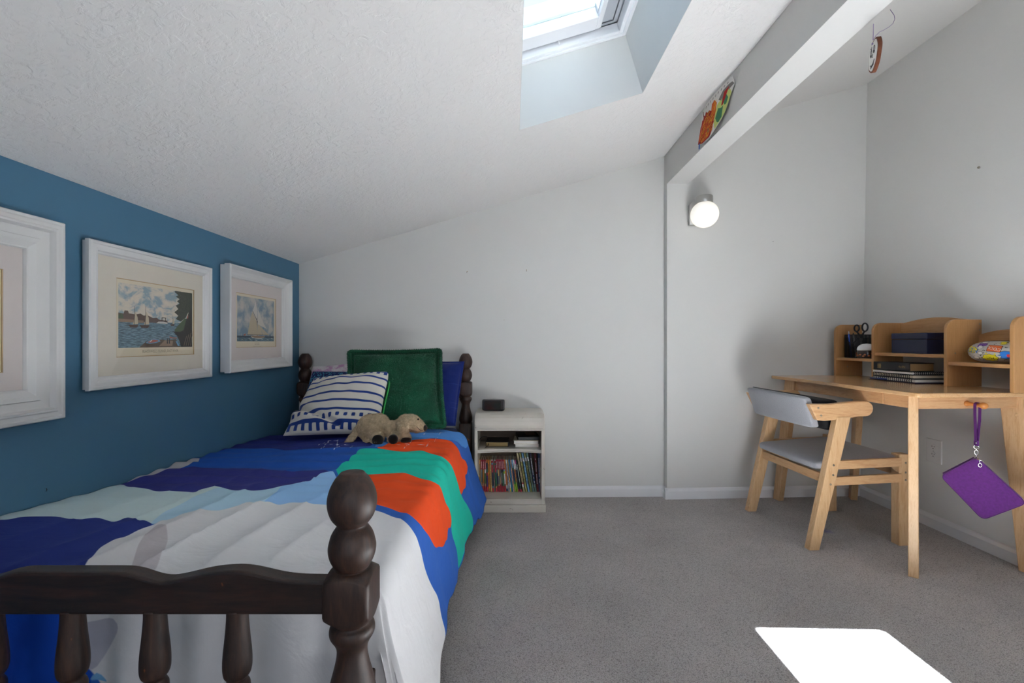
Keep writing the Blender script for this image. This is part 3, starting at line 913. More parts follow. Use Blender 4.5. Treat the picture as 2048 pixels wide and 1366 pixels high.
obj('footboard_rail', MB().prism(poly, lambda x, z: Vector((x, .797, z)), lambda x, z: Vector((x, .829, z))), 'dark_wood_x', bed, bevel=.005, segs=3)
obj('footboard_rail', MB().bx(XLp + .03, XR_ - .03, .800, .826, .205, .275), 'dark_wood_x', bed, bevel=.004)
for k in (-2, -1, 0, 1, 2):
    x = CXB - .006 + k * .147
    pr = [(.013, .27), (.020, .285), (.023, .305), (.020, .322), (.012, .332), (.015, .345), (.0205, .356), (.0205, .368), (.0165, .377), (.0165, .380), (.0215, .388), (.0235, .402), (.0228, .425), (.0195, .46), (.0175, .49), (.0175, .505)]
    obj('spindle', MB().lathe(pr, (x, .813, 0), 24), 'dark_wood', bed)
hp = [(x, z + .165) for x, z in tp]
obj('headboard_rail', MB().prism([(hp[0][0], .655)] + hp + [(hp[-1][0], .655)], lambda x, z: Vector((x, 2.786, z - .02)), lambda x, z: Vector((x, 2.814, z - .02))), 'dark_wood_x', bed, bevel=.005)
obj('headboard_rail', MB().bx(XLp + .03, XR_ - .03, 2.787, 2.813, .205, .275), 'dark_wood_x', bed, bevel=.004)
for k in (-2, -1, 0, 1, 2):
    x = CXB + k * .147
    obj('spindle', MB().lathe([(.013, .27), (.02, .30), (.013, .34), (.0205, .37), (.0165, .39), (.0235, .42), (.0195, .56), (.0175, .64)], (x, 2.80, 0), 16), 'dark_wood', bed)
for x in (XR_ - .002, XLp + .002):
    obj('side_rail', MB().bx(x - .013, x + .013, YF + .03, YH - .03, .205, .325), 'dark_wood', bed, bevel=.004)

# mattress with a navy fitted sheet
def rounded_box(c, d, r, seg=3):
    m_ = MB().box(c, d); return m_
mt = obj('mattress', MB().bx(-1.262, -.324, .96, 2.765, .33, .462), 'navy_sheet', None, bevel=.035, segs=5)
for p in mt.data.polygons: p.use_smooth = True
tag(recenter(mt), 'mattress in a dark navy fitted sheet under the colourful duvet', 'mattress')
sb = obj('slat_base', MB().bx(-1.258, -.312, .97, 2.77, .30, .33), 'oak_x', bed)

# ---- duvet
DQ0, DXE, DYF = 2.50, -.300, .925
PTOP, QTOP = 1.03, DQ0 - DYF
HEM = .40
def smoothstep(a, b_, x):
    t_ = min(1, max(0, (x - a) / (b_ - a))); return t_ * t_ * (3 - 2 * t_)
def duvet_point(p, q):
    a = max(0.0, p - PTOP); b_ = max(0.0, q - QTOP)
    X = XL + .004 + min(p, PTOP) ; Y = DQ0 - min(q, QTOP)
    # base height of the top surface
    wall = smoothstep(0.0, .5, p)
    zl = .532 - .036 * max(0, min(1, (Y - 1.1) / .45)) - .034 * smoothstep(1.7, 2.6, Y)
    zr = .505 + .012 * math.sin((p - .2) * 2.6) - .018 * smoothstep(1.9, 2.5, Y)
    z = zl * (1 - wall) + zr * wall
    nv = Vector((p * 2.2, q * 2.2, 3.1))
    z += .010 * noise.noise(nv)
    foot = smoothstep(.55, 1.45, q)
    midp = math.exp(-((p - .62) / .42) ** 2)
    # long ridges running up from the foot, fanning slightly to the head-right
    ph = (p - .17 * (QTOP - q)) * 46 + 2.6 * noise.noise(Vector((p * 2.5, q * 1.3, 9)))
    rid = 1 - 2 * abs(math.sin(ph * .5)) ** .75
    z += .0145 * foot * midp * rid * (.5 + .8 * abs(noise.noise(Vector((p * 4, q * 1.5, 4)))))
    # creases across the middle
    mid = smoothstep(.05, .3, q) * (1 - .75 * smoothstep(.8, 1.35, q))
    ph2 = q * 62 + 9 * (p - .5) ** 2 + 3.0 * noise.noise(Vector((p * 2.2, q * 4, 21)))
    z += .0062 * mid * math.sin(ph2) * (.4 + abs(noise.noise(Vector((p * 3, q * 5, 33)))) * 1.6)
    if a > 0 or b_ > 0:
        m = math.hypot(a, b_); dx, dy = a / m, b_ / m
        mm = HEM / max(dx, dy); m *= HEM / mm
        r = .055; arc = r * math.pi / 2 * .92
        if m < arc:
            th = m / r; H = r * math.sin(th); D = r * (1 - math.cos(th))
        else:
            th = arc / r; H = r * math.sin(th); D = r * (1 - math.cos(th))
            rest = m - arc; H += rest * math.cos(th) * .6; D += rest * .97
        s = m / HEM
        hx = H * .78 + .085 * s * s; hy = H * .22
        if dy < .02:
            hx = H * .78 + (.092 - .052 * smoothstep(.1, .75, q) + .012 * smoothstep(.9, 1.3, q)) * s ** 1.3
        # folds in the hanging part, blended round the corner
        kf, ks = dy * dy, dx * dx
        wf = (.011 + .011 * noise.noise(Vector((p * 5, 2, 7)))) * s * math.sin((min(p, PTOP) + .22 * b_) * 62 + 3 * noise.noise(Vector((p * 4, b_ * 3, 2))))
        ws = .006 * s * math.sin(min(q, QTOP) * 9.5 + .5) + .004 * s * math.sin(min(q, QTOP) * 27 + 4 * a)
        hy = min(hy + kf * (wf * .8 + .006 * s), .036)
        hx += ks * ws + 2 * dx * dy * s * .015 * math.sin(math.atan2(b_, a) * 9)
        X += hx * dx; Y -= hy * dy
        z -= D
        if a > 0: z -= .0
    else:
        # soften the outer edges
        z -= .012 * smoothstep(PTOP - .10, PTOP, p) + .010 * smoothstep(QTOP - .08, QTOP, q)
    if a > 0 or b_ > 0: z -= .012 * smoothstep(PTOP - .10, PTOP, p) * 1 + .010 * smoothstep(QTOP - .08, QTOP, q)
    # the head end lies flat
    return Vector((X, Y, z))
NP, NQ = 190, 250
PMAX, QMAX = PTOP + HEM, QTOP + HEM
mb = MB()
duv_uv = []
gv = []
for i in range(NP):
    row = []
    for j in range(NQ):
        p = PMAX * i / (NP - 1); q = QMAX * j / (NQ - 1)
        row.append(mb.bm.verts.new(duvet_point(p, q))); duv_uv.append((p, q))
    gv.append(row)
for i in range(NP - 1):
    for j in range(NQ - 1):
        f = mb.bm.faces.new([gv[i][j], gv[i][j + 1], gv[i + 1][j + 1], gv[i + 1][j]]); f.smooth = True
duvet = bpy.data.objects.new('duvet', bpy.data.meshes.new('duvet')); COL.objects.link(duvet)
mb.bm.to_mesh(duvet.data); mb.bm.free()
tag(duvet, 'colourful duvet of blue, white, teal and orange shapes spread over the bed', 'duvet')
duv_uv = np.array(duv_uv)
DUVET_REGIONS = [
  ([[[0.0097, 0.4259], [0.066, 0.3547], [0.2693, 0.4565], [0.4685, 0.5467], [0.5805, 0.5294], [0.6459, 0.4785], [0.7091, 0.4778], [0.6774, 0.3307], [0.593, 0.0342], [0.66, -0.1], [-0.1, -0.1], [-0.1, 0.56]]], '#2c357c'),  # navy_head
  ([[[0.7236, 0.5213], [0.7391, 0.4714], [0.8194, 0.4227], [0.9126, 0.3219], [0.9787, 0.2798], [1.0417, 0.2878], [1.1011, 0.2104], [1.13, 0.1], [1.13, -0.1], [0.62, -0.1]]], '#5595e0'),  # sky_head
  ([[[0.0097, 0.4259], [0.066, 0.3547], [0.2693, 0.4565], [0.4668, 0.5453], [0.5805, 0.5294], [0.6368, 0.4771], [0.6668, 0.5403], [0.6935, 0.6536], [0.6779, 0.656], [0.692, 0.748], [0.6768, 0.7657], [0.6896, 0.8657], [0.6718, 0.8663], [0.5706, 0.8513], [0.5408, 0.8756], [0.434, 0.8304], [0.3299, 0.774], [0.3001, 0.8197], [0.1195, 0.736], [0.0636, 0.7338], [-0.1, 1.0], [-0.1, 0.5]]], '#2656ae'),  # royal
  ([[[0.0636, 0.7338], [0.1195, 0.736], [0.3001, 0.8197], [0.3299, 0.774], [0.434, 0.8304], [0.5408, 0.8756], [0.5706, 0.8513], [0.6718, 0.8663], [0.6765, 0.8752], [0.6407, 0.8937], [0.6623, 0.9731], [0.6456, 0.9894], [0.6007, 0.9971], [0.5856, 1.0444], [0.5426, 1.0689], [0.5035, 1.0904], [0.4338, 1.0574], [0.3842, 1.0406], [0.3374, 1.0521], [0.3436, 1.0822], [0.3077, 1.067], [0.2453, 1.0672], [0.1987, 1.0604], [0.1623, 1.0367], [0.1015, 1.0193], [0.0655, 1.0098], [0.0, 0.9439], [-0.1, 1.15], [-0.1, 0.9]]], '#383b84'),  # indigo
  ([[[0.0327, 0.8115], [0.0495, 0.7423], [0.0797, 0.7179], [0.05, 0.6381], [0.0265, 0.5989], [-0.06, 0.6], [-0.06, 0.98], [0.0, 0.95]]], '#bdb9bb'),  # sliver
  ([[[0.0, 0.9439], [0.0655, 1.0098], [0.1015, 1.0193], [0.1623, 1.0367], [0.1987, 1.0604], [0.2453, 1.0672], [0.3077, 1.067], [0.3436, 1.0822], [0.3374, 1.0521], [0.3842, 1.0406], [0.4338, 1.0574], [0.5035, 1.0904], [0.5426, 1.0689], [0.5856, 1.0444], [0.6007, 0.9971], [0.6456, 0.9894], [0.6623, 0.9731], [0.6407, 0.8937], [0.6765, 0.8752], [0.6922, 0.867], [0.7976, 1.0497], [0.8822, 1.2253], [0.7981, 1.2004], [0.7526, 1.2263], [0.6909, 1.1627], [0.6688, 1.2085], [0.6338, 1.1915], [0.6224, 1.2188], [0.5534, 1.1591], [0.5483, 1.241], [0.4797, 1.2578], [0.4281, 1.2508], [0.4196, 1.2891], [0.3959, 1.2908], [0.4035, 1.3208], [0.3616, 1.2991], [0.3522, 1.3137], [0.2925, 1.2722], [0.2969, 1.3145], [0.2547, 1.2981], [0.2223, 1.2894], [0.197, 1.3249], [0.1251, 1.29], [0.0849, 1.3069], [0.0547, 1.323], [0.0499, 1.3374], [0.0327, 1.3452], [-0.1, 1.36], [-0.1, 0.97]]], '#c6dadb'),  # pale
  ([[[0.3842, 1.0406], [0.4338, 1.0574], [0.5035, 1.0904], [0.5426, 1.0689], [0.5856, 1.0444], [0.6007, 0.9971], [0.6456, 0.9894], [0.6623, 0.9731], [0.6407, 0.8937], [0.6765, 0.8752], [0.6922, 0.867], [0.7976, 1.0497], [0.8822, 1.2253], [0.7981, 1.2004], [0.7526, 1.2263], [0.6909, 1.1627], [0.6688, 1.2085], [0.6338, 1.1915], [0.6224, 1.2188], [0.5534, 1.1591], [0.5483, 1.241], [0.4797, 1.2578], [0.4281, 1.2508], [0.4196, 1.2891], [0.3959, 1.2908], [0.4035, 1.3208], [0.3833, 1.3121], [0.374, 1.2478], [0.3812, 1.1605]]], '#b0d2e4'),  # midpale
  ([[[0.5856, 1.0444], [0.6007, 0.9971], [0.6456, 0.9894], [0.6623, 0.9731], [0.6407, 0.8937], [0.6765, 0.8752], [0.6922, 0.867], [0.7976, 1.0497], [0.8822, 1.2253], [0.7981, 1.2004], [0.7524, 1.2259], [0.6861, 1.1627], [0.6689, 1.2087], [0.6343, 1.191], [0.6232, 1.2172], [0.6231, 1.1542]]], '#94c0ec'),  # skyband
  ([[[0.0327, 1.3452], [0.0499, 1.3374], [0.0547, 1.323], [0.0849, 1.3069], [0.1251, 1.29], [0.197, 1.3249], [0.2223, 1.2894], [0.2547, 1.2981], [0.2969, 1.3145], [0.2925, 1.2722], [0.3522, 1.3137], [0.3616, 1.2991], [0.4035, 1.3208], [0.3894, 1.3523], [0.3894, 1.3935], [0.3742, 1.4007], [0.3747, 1.4246], [0.3887, 1.4699], [0.428, 1.5344], [0.4586, 1.6138], [0.55, 1.63], [-0.1, 1.63], [-0.1, 1.36]]], '#2d3a82'),  # navy_foot
  ([[[0.4281, 1.5343], [0.4586, 1.6138], [0.4595, 1.6791], [0.478, 1.7038], [0.4742, 1.7252], [0.4857, 1.7514], [0.4791, 1.7712], [0.4952, 1.7961], [0.4867, 1.8124], [0.53, 2.1], [-0.1, 2.1], [-0.1, 1.63], [0.4, 1.63]]], '#1648b0'),  # blue_drape
  ([[[0.4035, 1.3208], [0.3959, 1.2908], [0.4196, 1.2891], [0.4281, 1.2508], [0.4797, 1.2578], [0.5483, 1.241], [0.5534, 1.1591], [0.6224, 1.2188], [0.6338, 1.1915], [0.6688, 1.2085], [0.6909, 1.1627], [0.7526, 1.2263], [0.7981, 1.2004], [0.8723, 1.2111], [0.9483, 1.2331], [0.9767, 1.2381], [1.0236, 1.2747], [1.0653, 1.2942], [1.0939, 1.2959], [1.1475, 1.2738], [1.1914, 1.2728], [1.261, 1.24], [1.3271, 1.1866], [1.3655, 1.2006], [1.428, 1.1844], [1.43, 1.2215], [1.45, 1.4], [1.6, 2.1], [0.62, 2.1], [0.4952, 1.7961], [0.4791, 1.7712], [0.4857, 1.7514], [0.4742, 1.7252], [0.478, 1.7038], [0.4595, 1.6791], [0.4586, 1.6138], [0.428, 1.5344], [0.3887, 1.4699], [0.3747, 1.4246], [0.3742, 1.4007], [0.3894, 1.3935], [0.3894, 1.3523]]], '#dad9da'),  # white
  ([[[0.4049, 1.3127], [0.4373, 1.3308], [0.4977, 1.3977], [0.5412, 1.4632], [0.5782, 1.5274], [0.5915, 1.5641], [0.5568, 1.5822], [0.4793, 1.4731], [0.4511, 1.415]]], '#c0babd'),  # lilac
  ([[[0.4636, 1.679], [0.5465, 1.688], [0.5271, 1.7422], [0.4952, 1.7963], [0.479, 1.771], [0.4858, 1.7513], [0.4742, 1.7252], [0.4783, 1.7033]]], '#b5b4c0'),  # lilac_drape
  ([[[0.486, 1.8138], [0.4952, 1.7963], [0.5043, 1.8029], [0.5165, 1.8141], [0.5192, 1.82]]], '#6fa3cc'),  # skypatch
  ([[[0.6635, 0.5337], [0.7442, 0.5359], [0.8575, 0.5657], [0.9046, 0.559], [0.9509, 0.5415], [1.0186, 0.6078], [1.0771, 0.6234], [1.1529, 0.5512], [1.1928, 0.5205], [1.2501, 0.5094], [1.3353, 0.4153], [1.3895, 0.3696], [1.4252, 0.4021], [1.43, 0.5394], [1.4188, 0.7645], [1.43, 0.8249], [1.3891, 0.7905], [1.3524, 0.787], [1.2834, 0.8219], [1.2459, 0.7827], [1.202, 0.7942], [1.168, 0.8352], [1.1181, 0.8784], [1.0542, 0.9326], [0.9818, 0.9141], [0.9214, 0.8945], [0.8266, 0.8826], [0.778, 0.9532], [0.6896, 0.8657], [0.6768, 0.7657], [0.692, 0.748], [0.6779, 0.656], [0.6935, 0.6536]]], '#22bca4'),  # teal
  ([[[0.8271, 0.8838], [0.9201, 0.8919], [0.9819, 0.9139], [1.0542, 0.9326], [1.1222, 0.8755], [1.1681, 0.8365], [1.202, 0.7942], [1.2457, 0.7825], [1.2687, 0.805], [1.2578, 0.8862], [1.2663, 0.9009], [1.2692, 0.9617], [1.2607, 1.002], [1.2377, 1.0654], [1.2003, 1.1217], [1.1532, 1.1621], [1.0849, 1.2396], [1.0331, 1.2347], [0.9794, 1.2014], [0.9377, 1.1982], [0.8582, 1.1534], [0.778, 0.9532]]], '#ea5022'),  # orange_low
  ([[[0.746, 0.5199], [0.7534, 0.4416], [0.8218, 0.3387], [0.9565, 0.3054], [1.0088, 0.2802], [1.0607, 0.3079], [1.1103, 0.3508], [1.1852, 0.202], [1.2093, 0.2473], [1.216, 0.3304], [1.2432, 0.3381], [1.2612, 0.3618], [1.2529, 0.4949], [1.2501, 0.5094], [1.1928, 0.5205], [1.1529, 0.5512], [1.0771, 0.6234], [1.0186, 0.6078], [0.9509, 0.5415], [0.9046, 0.559], [0.8575, 0.5657], [0.7442, 0.5359]]], '#ea5022'),  # orange_up
]
DUVET_LINES = [[[0.456, 0.4468], [0.444, 0.3697], [0.4552, 0.324], [0.5024, 0.3374]], [[0.5109, 0.5512], [0.4864, 0.4502], [0.4567, 0.3308]], [[0.5555, 0.5586], [0.5575, 0.4708], [0.5795, 0.4393]], [[0.571, 0.559], [0.5479, 0.465], [0.5094, 0.3615], [0.4714, 0.2514]], [[0.4827, 0.4298], [0.5566, 0.448], [0.6263, 0.4583]], [[0.6325, 0.5417], [0.6146, 0.4582]], [[0.8674, 0.5514], [0.8515, 0.4492], [0.867, 0.433], [0.852, 0.3362]], [[0.95, 0.5353], [0.9423, 0.3861], [0.9635, 0.3209], [0.9478, 0.0132]], [[0.8888, 0.3226], [0.8802, 0.2178], [0.873, 0.0677]], [[0.8512, 0.139], [0.9255, 0.1248], [0.9861, 0.0594]], [[0.7833, 0.5287], [0.7818, 0.4407], [0.7998, 0.4095]], [[0.7987, 0.4396], [0.8747, 0.4232], [0.9501, 0.4326]]]

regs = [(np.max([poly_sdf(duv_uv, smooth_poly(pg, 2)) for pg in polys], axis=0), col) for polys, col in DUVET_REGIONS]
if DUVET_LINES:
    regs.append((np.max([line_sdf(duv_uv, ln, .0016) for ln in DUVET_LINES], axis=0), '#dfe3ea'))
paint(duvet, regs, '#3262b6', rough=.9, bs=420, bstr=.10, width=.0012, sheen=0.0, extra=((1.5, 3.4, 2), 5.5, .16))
so = duvet.modifiers.new('solidify', 'SOLIDIFY'); so.thickness = .012; so.offset = -1

# ---- pillows (corner points are real positions leaning on the headboard)
def pillow(name, label, cat, TL, TR, BR, BL, thick, mat, **k):
    mb_, uv = padded(TL, TR, BR, BL, thick, **k)
    o = obj(name, mb_, mat)
    c = (Vector(BR) + Vector(BL)) / 2
    o.data.transform(Matrix.Translation(-c)); o.location = c; MW[o] = Matrix.Translation(c)
    tag(o, label, cat)
    return o, uv
pillow('bed_pillow', 'pillow in a pink and white tie-dye case at the back left by the blue wall', 'pillow',
       P(626, 733, 2.74), P(720, 724, 2.75), P(735, 850, 2.66), P(597, 850, 2.66), .05, 'tie_dye', seed=2, wr=.008, pinch=.03)
pillow('cushion', 'dark navy cushion with light blue leaf pattern behind the striped one', 'cushion',
       P(626, 743, 2.64), P(745, 744, 2.66), P(760, 858, 2.47), P(592, 846, 2.50), .06, 'leaf_cloth', seed=5, wr=.012, pinch=.02)
o, uv = pillow('bed_pillow', 'quilted dark blue pillow sham at the back right by the headboard post', 'pillow',
       P(800, 722, 2.735), P(929, 723, 2.74), P(911, 852, 2.60), P(795, 852, 2.60), .05, 'navy_quilt', seed=8, wr=.006, pinch=.015, flange=.06, res=60)
regs = []
lines = [np.minimum(.0022 - np.abs((uv[:, 1] - .03 - .072 * k) + .012 * np.sin(uv[:, 0] * 5)), 1) for k in range(14)]
paint(o, [(np.max(lines, axis=0), '#33488f')], '#11246a', bs=300, bstr=.25, sheen=.2, width=.0015)
o, uv = pillow('cushion', 'large furry dark green cushion in the middle of the pillows', 'cushion',
       P(699, 703, 2.60), P(881, 700, 2.62), P(890, 853, 2.42), P(694, 862, 2.42), .075, 'green_fur', seed=11, wr=.010, pinch=.035, flange=.10, res=90, wscale=4, back=.3, n=2.6)
fur(o, 26000, .0058, .0011, seed=3)
gcush = o
# furry piping round the green cushion
def border(TL, TR, BR, BL, pinch=.035, n=40):
    TL, TR, BR, BL = map(Vector, (TL, TR, BR, BL)); out = []
    for (side) in range(4):
        for k in range(n):
            s_ = -1 + 2 * k / n
            u, v = [(s_, 1), (1, -s_), (-s_, -1), (-1, s_)][side]
            # round the corners
            cr = .05
            uu = u * (1 - pinch * (1 - v * v)); vv = v * (1 - pinch * (1 - u * u))
            if abs(u) > 1 - cr and abs(v) > 1 - cr: uu *= .985; vv *= .985
            fu, fv = (uu + 1) / 2, (vv + 1) / 2
            out.append((TL * (1 - fu) + TR * fu) * fv + (BL * (1 - fu) + BR * fu) * (1 - fv))
    return out
gp = border(P(699, 703, 2.60), P(881, 700, 2.62), P(890, 853, 2.42), P(694, 862, 2.42))
pg_ = obj('piping', MB().tube([p + Vector((0, -.006, .0)) for p in gp], .0115, 10, closed=True), 'green_fur', o)
fur(pg_, 9000, .0058, .0011, seed=4)

# striped cushion, printed with blue lines and castle-like borders
def fold(u, v):
    return -.030 * math.exp(-((v - (.42 - .55 * u)) / .035) ** 2) * (1 if u < .62 else 0) + .02 * math.exp(-((v - (.30 - .45 * u)) / .07) ** 2) * (1 - u)
o, uv = pillow('cushion', 'white cushion with blue stripes, front left of the pillows', 'cushion',
       P(629, 757, 2.50), P(780, 743, 2.48), P(757, 868, 2.22), P(566, 872, 2.24), .075, 'page_white', seed=14, wr=.014, pinch=.035, res=110, wscale=3.4, n=2.2, fold=fold)
warp = np.array([.018 * noise.noise(Vector((a * 3, b_ * 2, 7))) for a, b_ in uv])
vv = uv[:, 1] + warp; uu = uv[:, 0]
F = []
for c in (.825, .695, .545, .415, .29):
    F.append(.0155 - np.abs(vv - c))
F.append(.012 - np.abs(vv - .960))
F.append(.022 - np.abs(vv - .125))
for k in range(12):
    c = .05 + .083 * k
    F.append(np.minimum(.019 - np.abs(uu - c), .026 - np.abs(vv - .930)))
    F.append(np.minimum(.019 - np.abs(uu - c - .02), .024 - np.abs(vv - .215)))
    F.append(np.minimum(.019 - np.abs(uu - c), .045 - np.abs(vv - .075)))
paint(o, [(np.max(F, axis=0), '#243f86')], '#d6d2c8', bs=260, bstr=.25, sheen=.1, width=.002)
e_ = [P(780, 745, 2.48), P(776, 775, 2.42), P(770, 800, 2.36), P(764, 830, 2.30)]
obj('edging', MB().tube([p + Vector((.003, .004, 0)) for p in e_], .004, 6), 'green_edge', o)

# ------------------------------------------------------------------ plush dog
def sdf_mesh(parts, vox, name):
    """one continuous skin round a set of overlapping limbs."""
    m_ = MB()
    for kind, *a in parts:
        if kind == 'b':
            c, r = a[0], a[1]; M_ = a[2] if len(a) > 2 else None
            m_.ball(c, r, 0, 20, 14, M_)
        else:
            pts, rs = a
            for (p0, r0), (p1, r1) in zip(list(zip(pts, rs))[:-1], list(zip(pts, rs))[1:]):
                n_ = max(2, int((Vector(p1) - Vector(p0)).length / (min(r0, r1) * .45)))
                for k in range(n_ + 1):
                    f = k / n_; m_.ball(Vector(p0).lerp(Vector(p1), f), r0 * (1 - f) + r1 * f, 0, 14, 10)
    me = bpy.data.meshes.new('tmp'); m_.bm.to_mesh(me); m_.bm.free()
    o_ = bpy.data.objects.new('tmp', me); COL.objects.link(o_)
    md = o_.modifiers.new('r', 'REMESH'); md.mode = 'VOXEL'; md.voxel_size = vox
    sm = o_.modifiers.new('s', 'SMOOTH'); sm.iterations = 6; sm.factor = .6
    bpy.context.view_layer.update()
    dg = bpy.context.evaluated_depsgraph_get()
    nm = bpy.data.meshes.new_from_object(o_.evaluated_get(dg))
    bpy.data.objects.remove(o_); bpy.data.meshes.remove(me)
    nm.name = name
    for v in nm.vertices:
        q_ = v.co * 130
        v.co += v.normal * (.0011 * noise.noise(q_) + .0008 * noise.noise(v.co * 300))
    for p_ in nm.polygons: p_.use_smooth = True
    return nm
D0 = 2.17
dog = thing('plush_dog', 'beige plush puppy with black paw pads lying on the duvet', 'stuffed animal', tuple(P(768, 888, D0)))
def Q(x, y, dy=0.0):
    p = P(x, y, D0 + dy); return p
k_ = 2.17 / 910
parts = [
    ('b', Q(742, 855, .02), (.066, .070, .064)),
    ('b', Q(757, 848, .01), (.052, .055, .050)),
    ('b', Q(780, 858, .00), (.048, .045, .040)),
    ('b', Q(797, 852, .01), (.030, .036, .032)),
    ('b', Q(812, 845, .01), (.042, .045, .040)),
    ('b', Q(822, 846, .00), (.045, .045, .042)),
    ('b', Q(834, 851, -.01), (.033, .032, .034)),
    ('b', Q(843, 855, -.015), (.023, .022, .022)),
    ('t', [Q(742, 862, -.02), Q(748, 868, -.055), Q(754, 876, -.085)], [.040, .035, .033]),      # near hind leg
    ('t', [Q(735, 872, -.02), Q(738, 884, -.05), Q(739, 888, -.075)], [.028, .023, .023]),          # far hind leg
    ('t', [Q(795, 865, -.015), Q(790, 873, -.05), Q(786, 878, -.08)], [.028, .026, .027]),        # front leg
    ('t', [Q(801, 846, -.03), Q(806, 858, -.06), Q(808, 872, -.062), Q(811, 876, -.064)], [.020, .026, .0265, .027]),
    ('t', [Q(716, 858, .0), Q(708, 870, -.02), Q(700, 880, -.035), Q(694, 887, -.04)], [.018, .017, .0165, .013]),  # tail
]
nm = sdf_mesh(parts, .0036, 'body')
body = bpy.data.objects.new('body', nm); COL.objects.link(body); nm.transform(MW[dog].inverted()); body.parent = dog; MW[body] = MW[dog]
nm.materials.append(MAT['plush'])
fur(body, 22000, .0048, .0007, seed=5)
def pad(c, r, nrm, th=.010):
    M_ = Matrix.Translation(c) @ Vector(nrm).to_track_quat('Z', 'Y').to_matrix().to_4x4()
    return MB().lathe([(r * .3, -.010), (r * .96, -.010), (r, .0), (r * .85, th * .6), (r * .5, th * .95), (.001, th)], (0, 0, 0), 24, 0, M_)
for (c, r, nrm) in ((Q(755, 881, -.108), .0265, (.05, -1, -.22)), (Q(786, 879, -.100), .0225, (0, -1, -.1)), (Q(739, 892, -.090), .019, (.0, -1, -.4)), (Q(812, 882, -.074), .025, (.1, -.5, -1))):
    obj('paw_pad', pad(c, r, nrm), 'plush_pad', dog)
obj('nose', MB().ball(Q(850, 856, -.022), (.0115, .012, .0135), 0, 18, 12), 'plush_pad', dog)
ey = Q(836.5, 838.5, -.036)
obj('eye', MB().ball(ey, (.0046, .005, .0046), 0, 14, 10), 'eye_brown', dog)
mo = [Q(833, 853, -.044), Q(837, 857, -.043), Q(841, 861, -.041), Q(846, 860, -.036)]
obj('mouth', MB().tube(mo, .0012, 6), 'eye_brown', dog)

# ------------------------------------------------------------------ nightstand
ns = thing('nightstand', 'off-white distressed open nightstand beside the bed', 'nightstand', (-.012, 2.74, 0))
NX0, NX1, NF, NB = -.215, .188, 2.607, 2.845
def yprism(poly, x0, x1, mi=0, m_=None):
    return (m_ or MB()).prism(poly, lambda y, z: Vector((x0, y, z)), lambda y, z: Vector((x1, y, z)), mi, smooth=False)
sidep = [(NB, .045), (NB, .560), (2.68, .560), (2.655, .557), (2.632, .546), (2.614, .528), (NF - .002, .505), (NF - .002, .045)]
for x0, x1 in ((NX0, NX0 + .018), (NX1 - .020, NX1)):
    obj('side_panel', yprism(sidep, x0, x1), 'distressed_white', ns, bevel=.003)
topp = [(NB + .004, .5636), (2.695, .5636), (2.668, .561), (2.643, .553), (2.622, .538), (2.609, .518), (NF - .006, .500), (NF - .006, .4845), (2.625, .4845), (2.625, .50), (2.66, .535), (2.70, .548), (NB + .004, .548)]
obj('top', yprism(topp, NX0 + .006, NX1 - .008), 'distressed_white', ns, bevel=.0015)
m_ = MB()
m_.bx(NX0 + .008, NX1 - .009, NF - .010, NF + .012, .4765, .4845); m_.bx(NX0 + .008, NX1 - .009, NF - .007, NF + .012, .469, .4755)
obj('moulding', m_, 'distressed_white', ns, bevel=.0018)
# middle shelf with a gently hollowed front edge
sx0, sx1 = NX0 + .018, NX1 - .020
def shelfpoly(f0, depth):
    n_ = 18
    fr = [(sx0 + (sx1 - sx0) * i / n_, f0 + depth * math.sin(math.pi * i / n_) ** .9 if i not in (0, n_) else f0) for i in range(n_ + 1)]
    return fr + [(sx1, NB - .01), (sx0, NB - .01)]
m_ = MB()
m_.prism(shelfpoly(NF + .002, .030), lambda x, y: Vector((x, y, .350)), lambda x, y: Vector((x, y, .358)))
m_.prism(shelfpoly(NF + .006, .030), lambda x, y: Vector((x, y, .3445)), lambda x, y: Vector((x, y, .350)))
m_.prism(shelfpoly(NF + .002, .030), lambda x, y: Vector((x, y, .338)), lambda x, y: Vector((x, y, .3445)))
obj('shelf', m_, 'distressed_white', ns, bevel=.0012)
obj('bottom_shelf', MB().bx(sx0, sx1, NF + .004, NB - .01, .055, .0747), 'distressed_white', ns, bevel=.002)
obj('rail', MB().bx(NX0 + .002, NX1 - .002, NF, NF + .02, .045, .070), 'distressed_white', ns, bevel=.002)
obj('plinth', MB().bx(NX0 - .004, NX1 + .006, NF - .006, NB + .005, 0, .043), 'distressed_white', ns, bevel=.004)
plain('ns_back', '#6a5c4e', .8, var=.15, vs_=20)
obj('back_panel', MB().bx(NX0 + .01, NX1 - .01, NB - .008, NB, .05, .55), 'ns_back', ns)

# alarm clock / small display
ac = thing('clock_display', 'small black rectangular bedside display on the nightstand top', 'alarm clock', (P(987, 808, 2.74).x, 2.74, .5636), R(-4))
obj('body', MB().box((0, 0, .0345), (.134, .030, .066)), 'device_black', ac, bevel=.008, local=True, segs=4)
obj('screen', MB().box((-.004, -.0152, .0345), (.100, .001, .052)), 'device_screen', ac, bevel=.0, local=True)
obj('foot', MB().box((0, .006, .001), (.11, .034, .002)), 'rubber', ac, local=True)

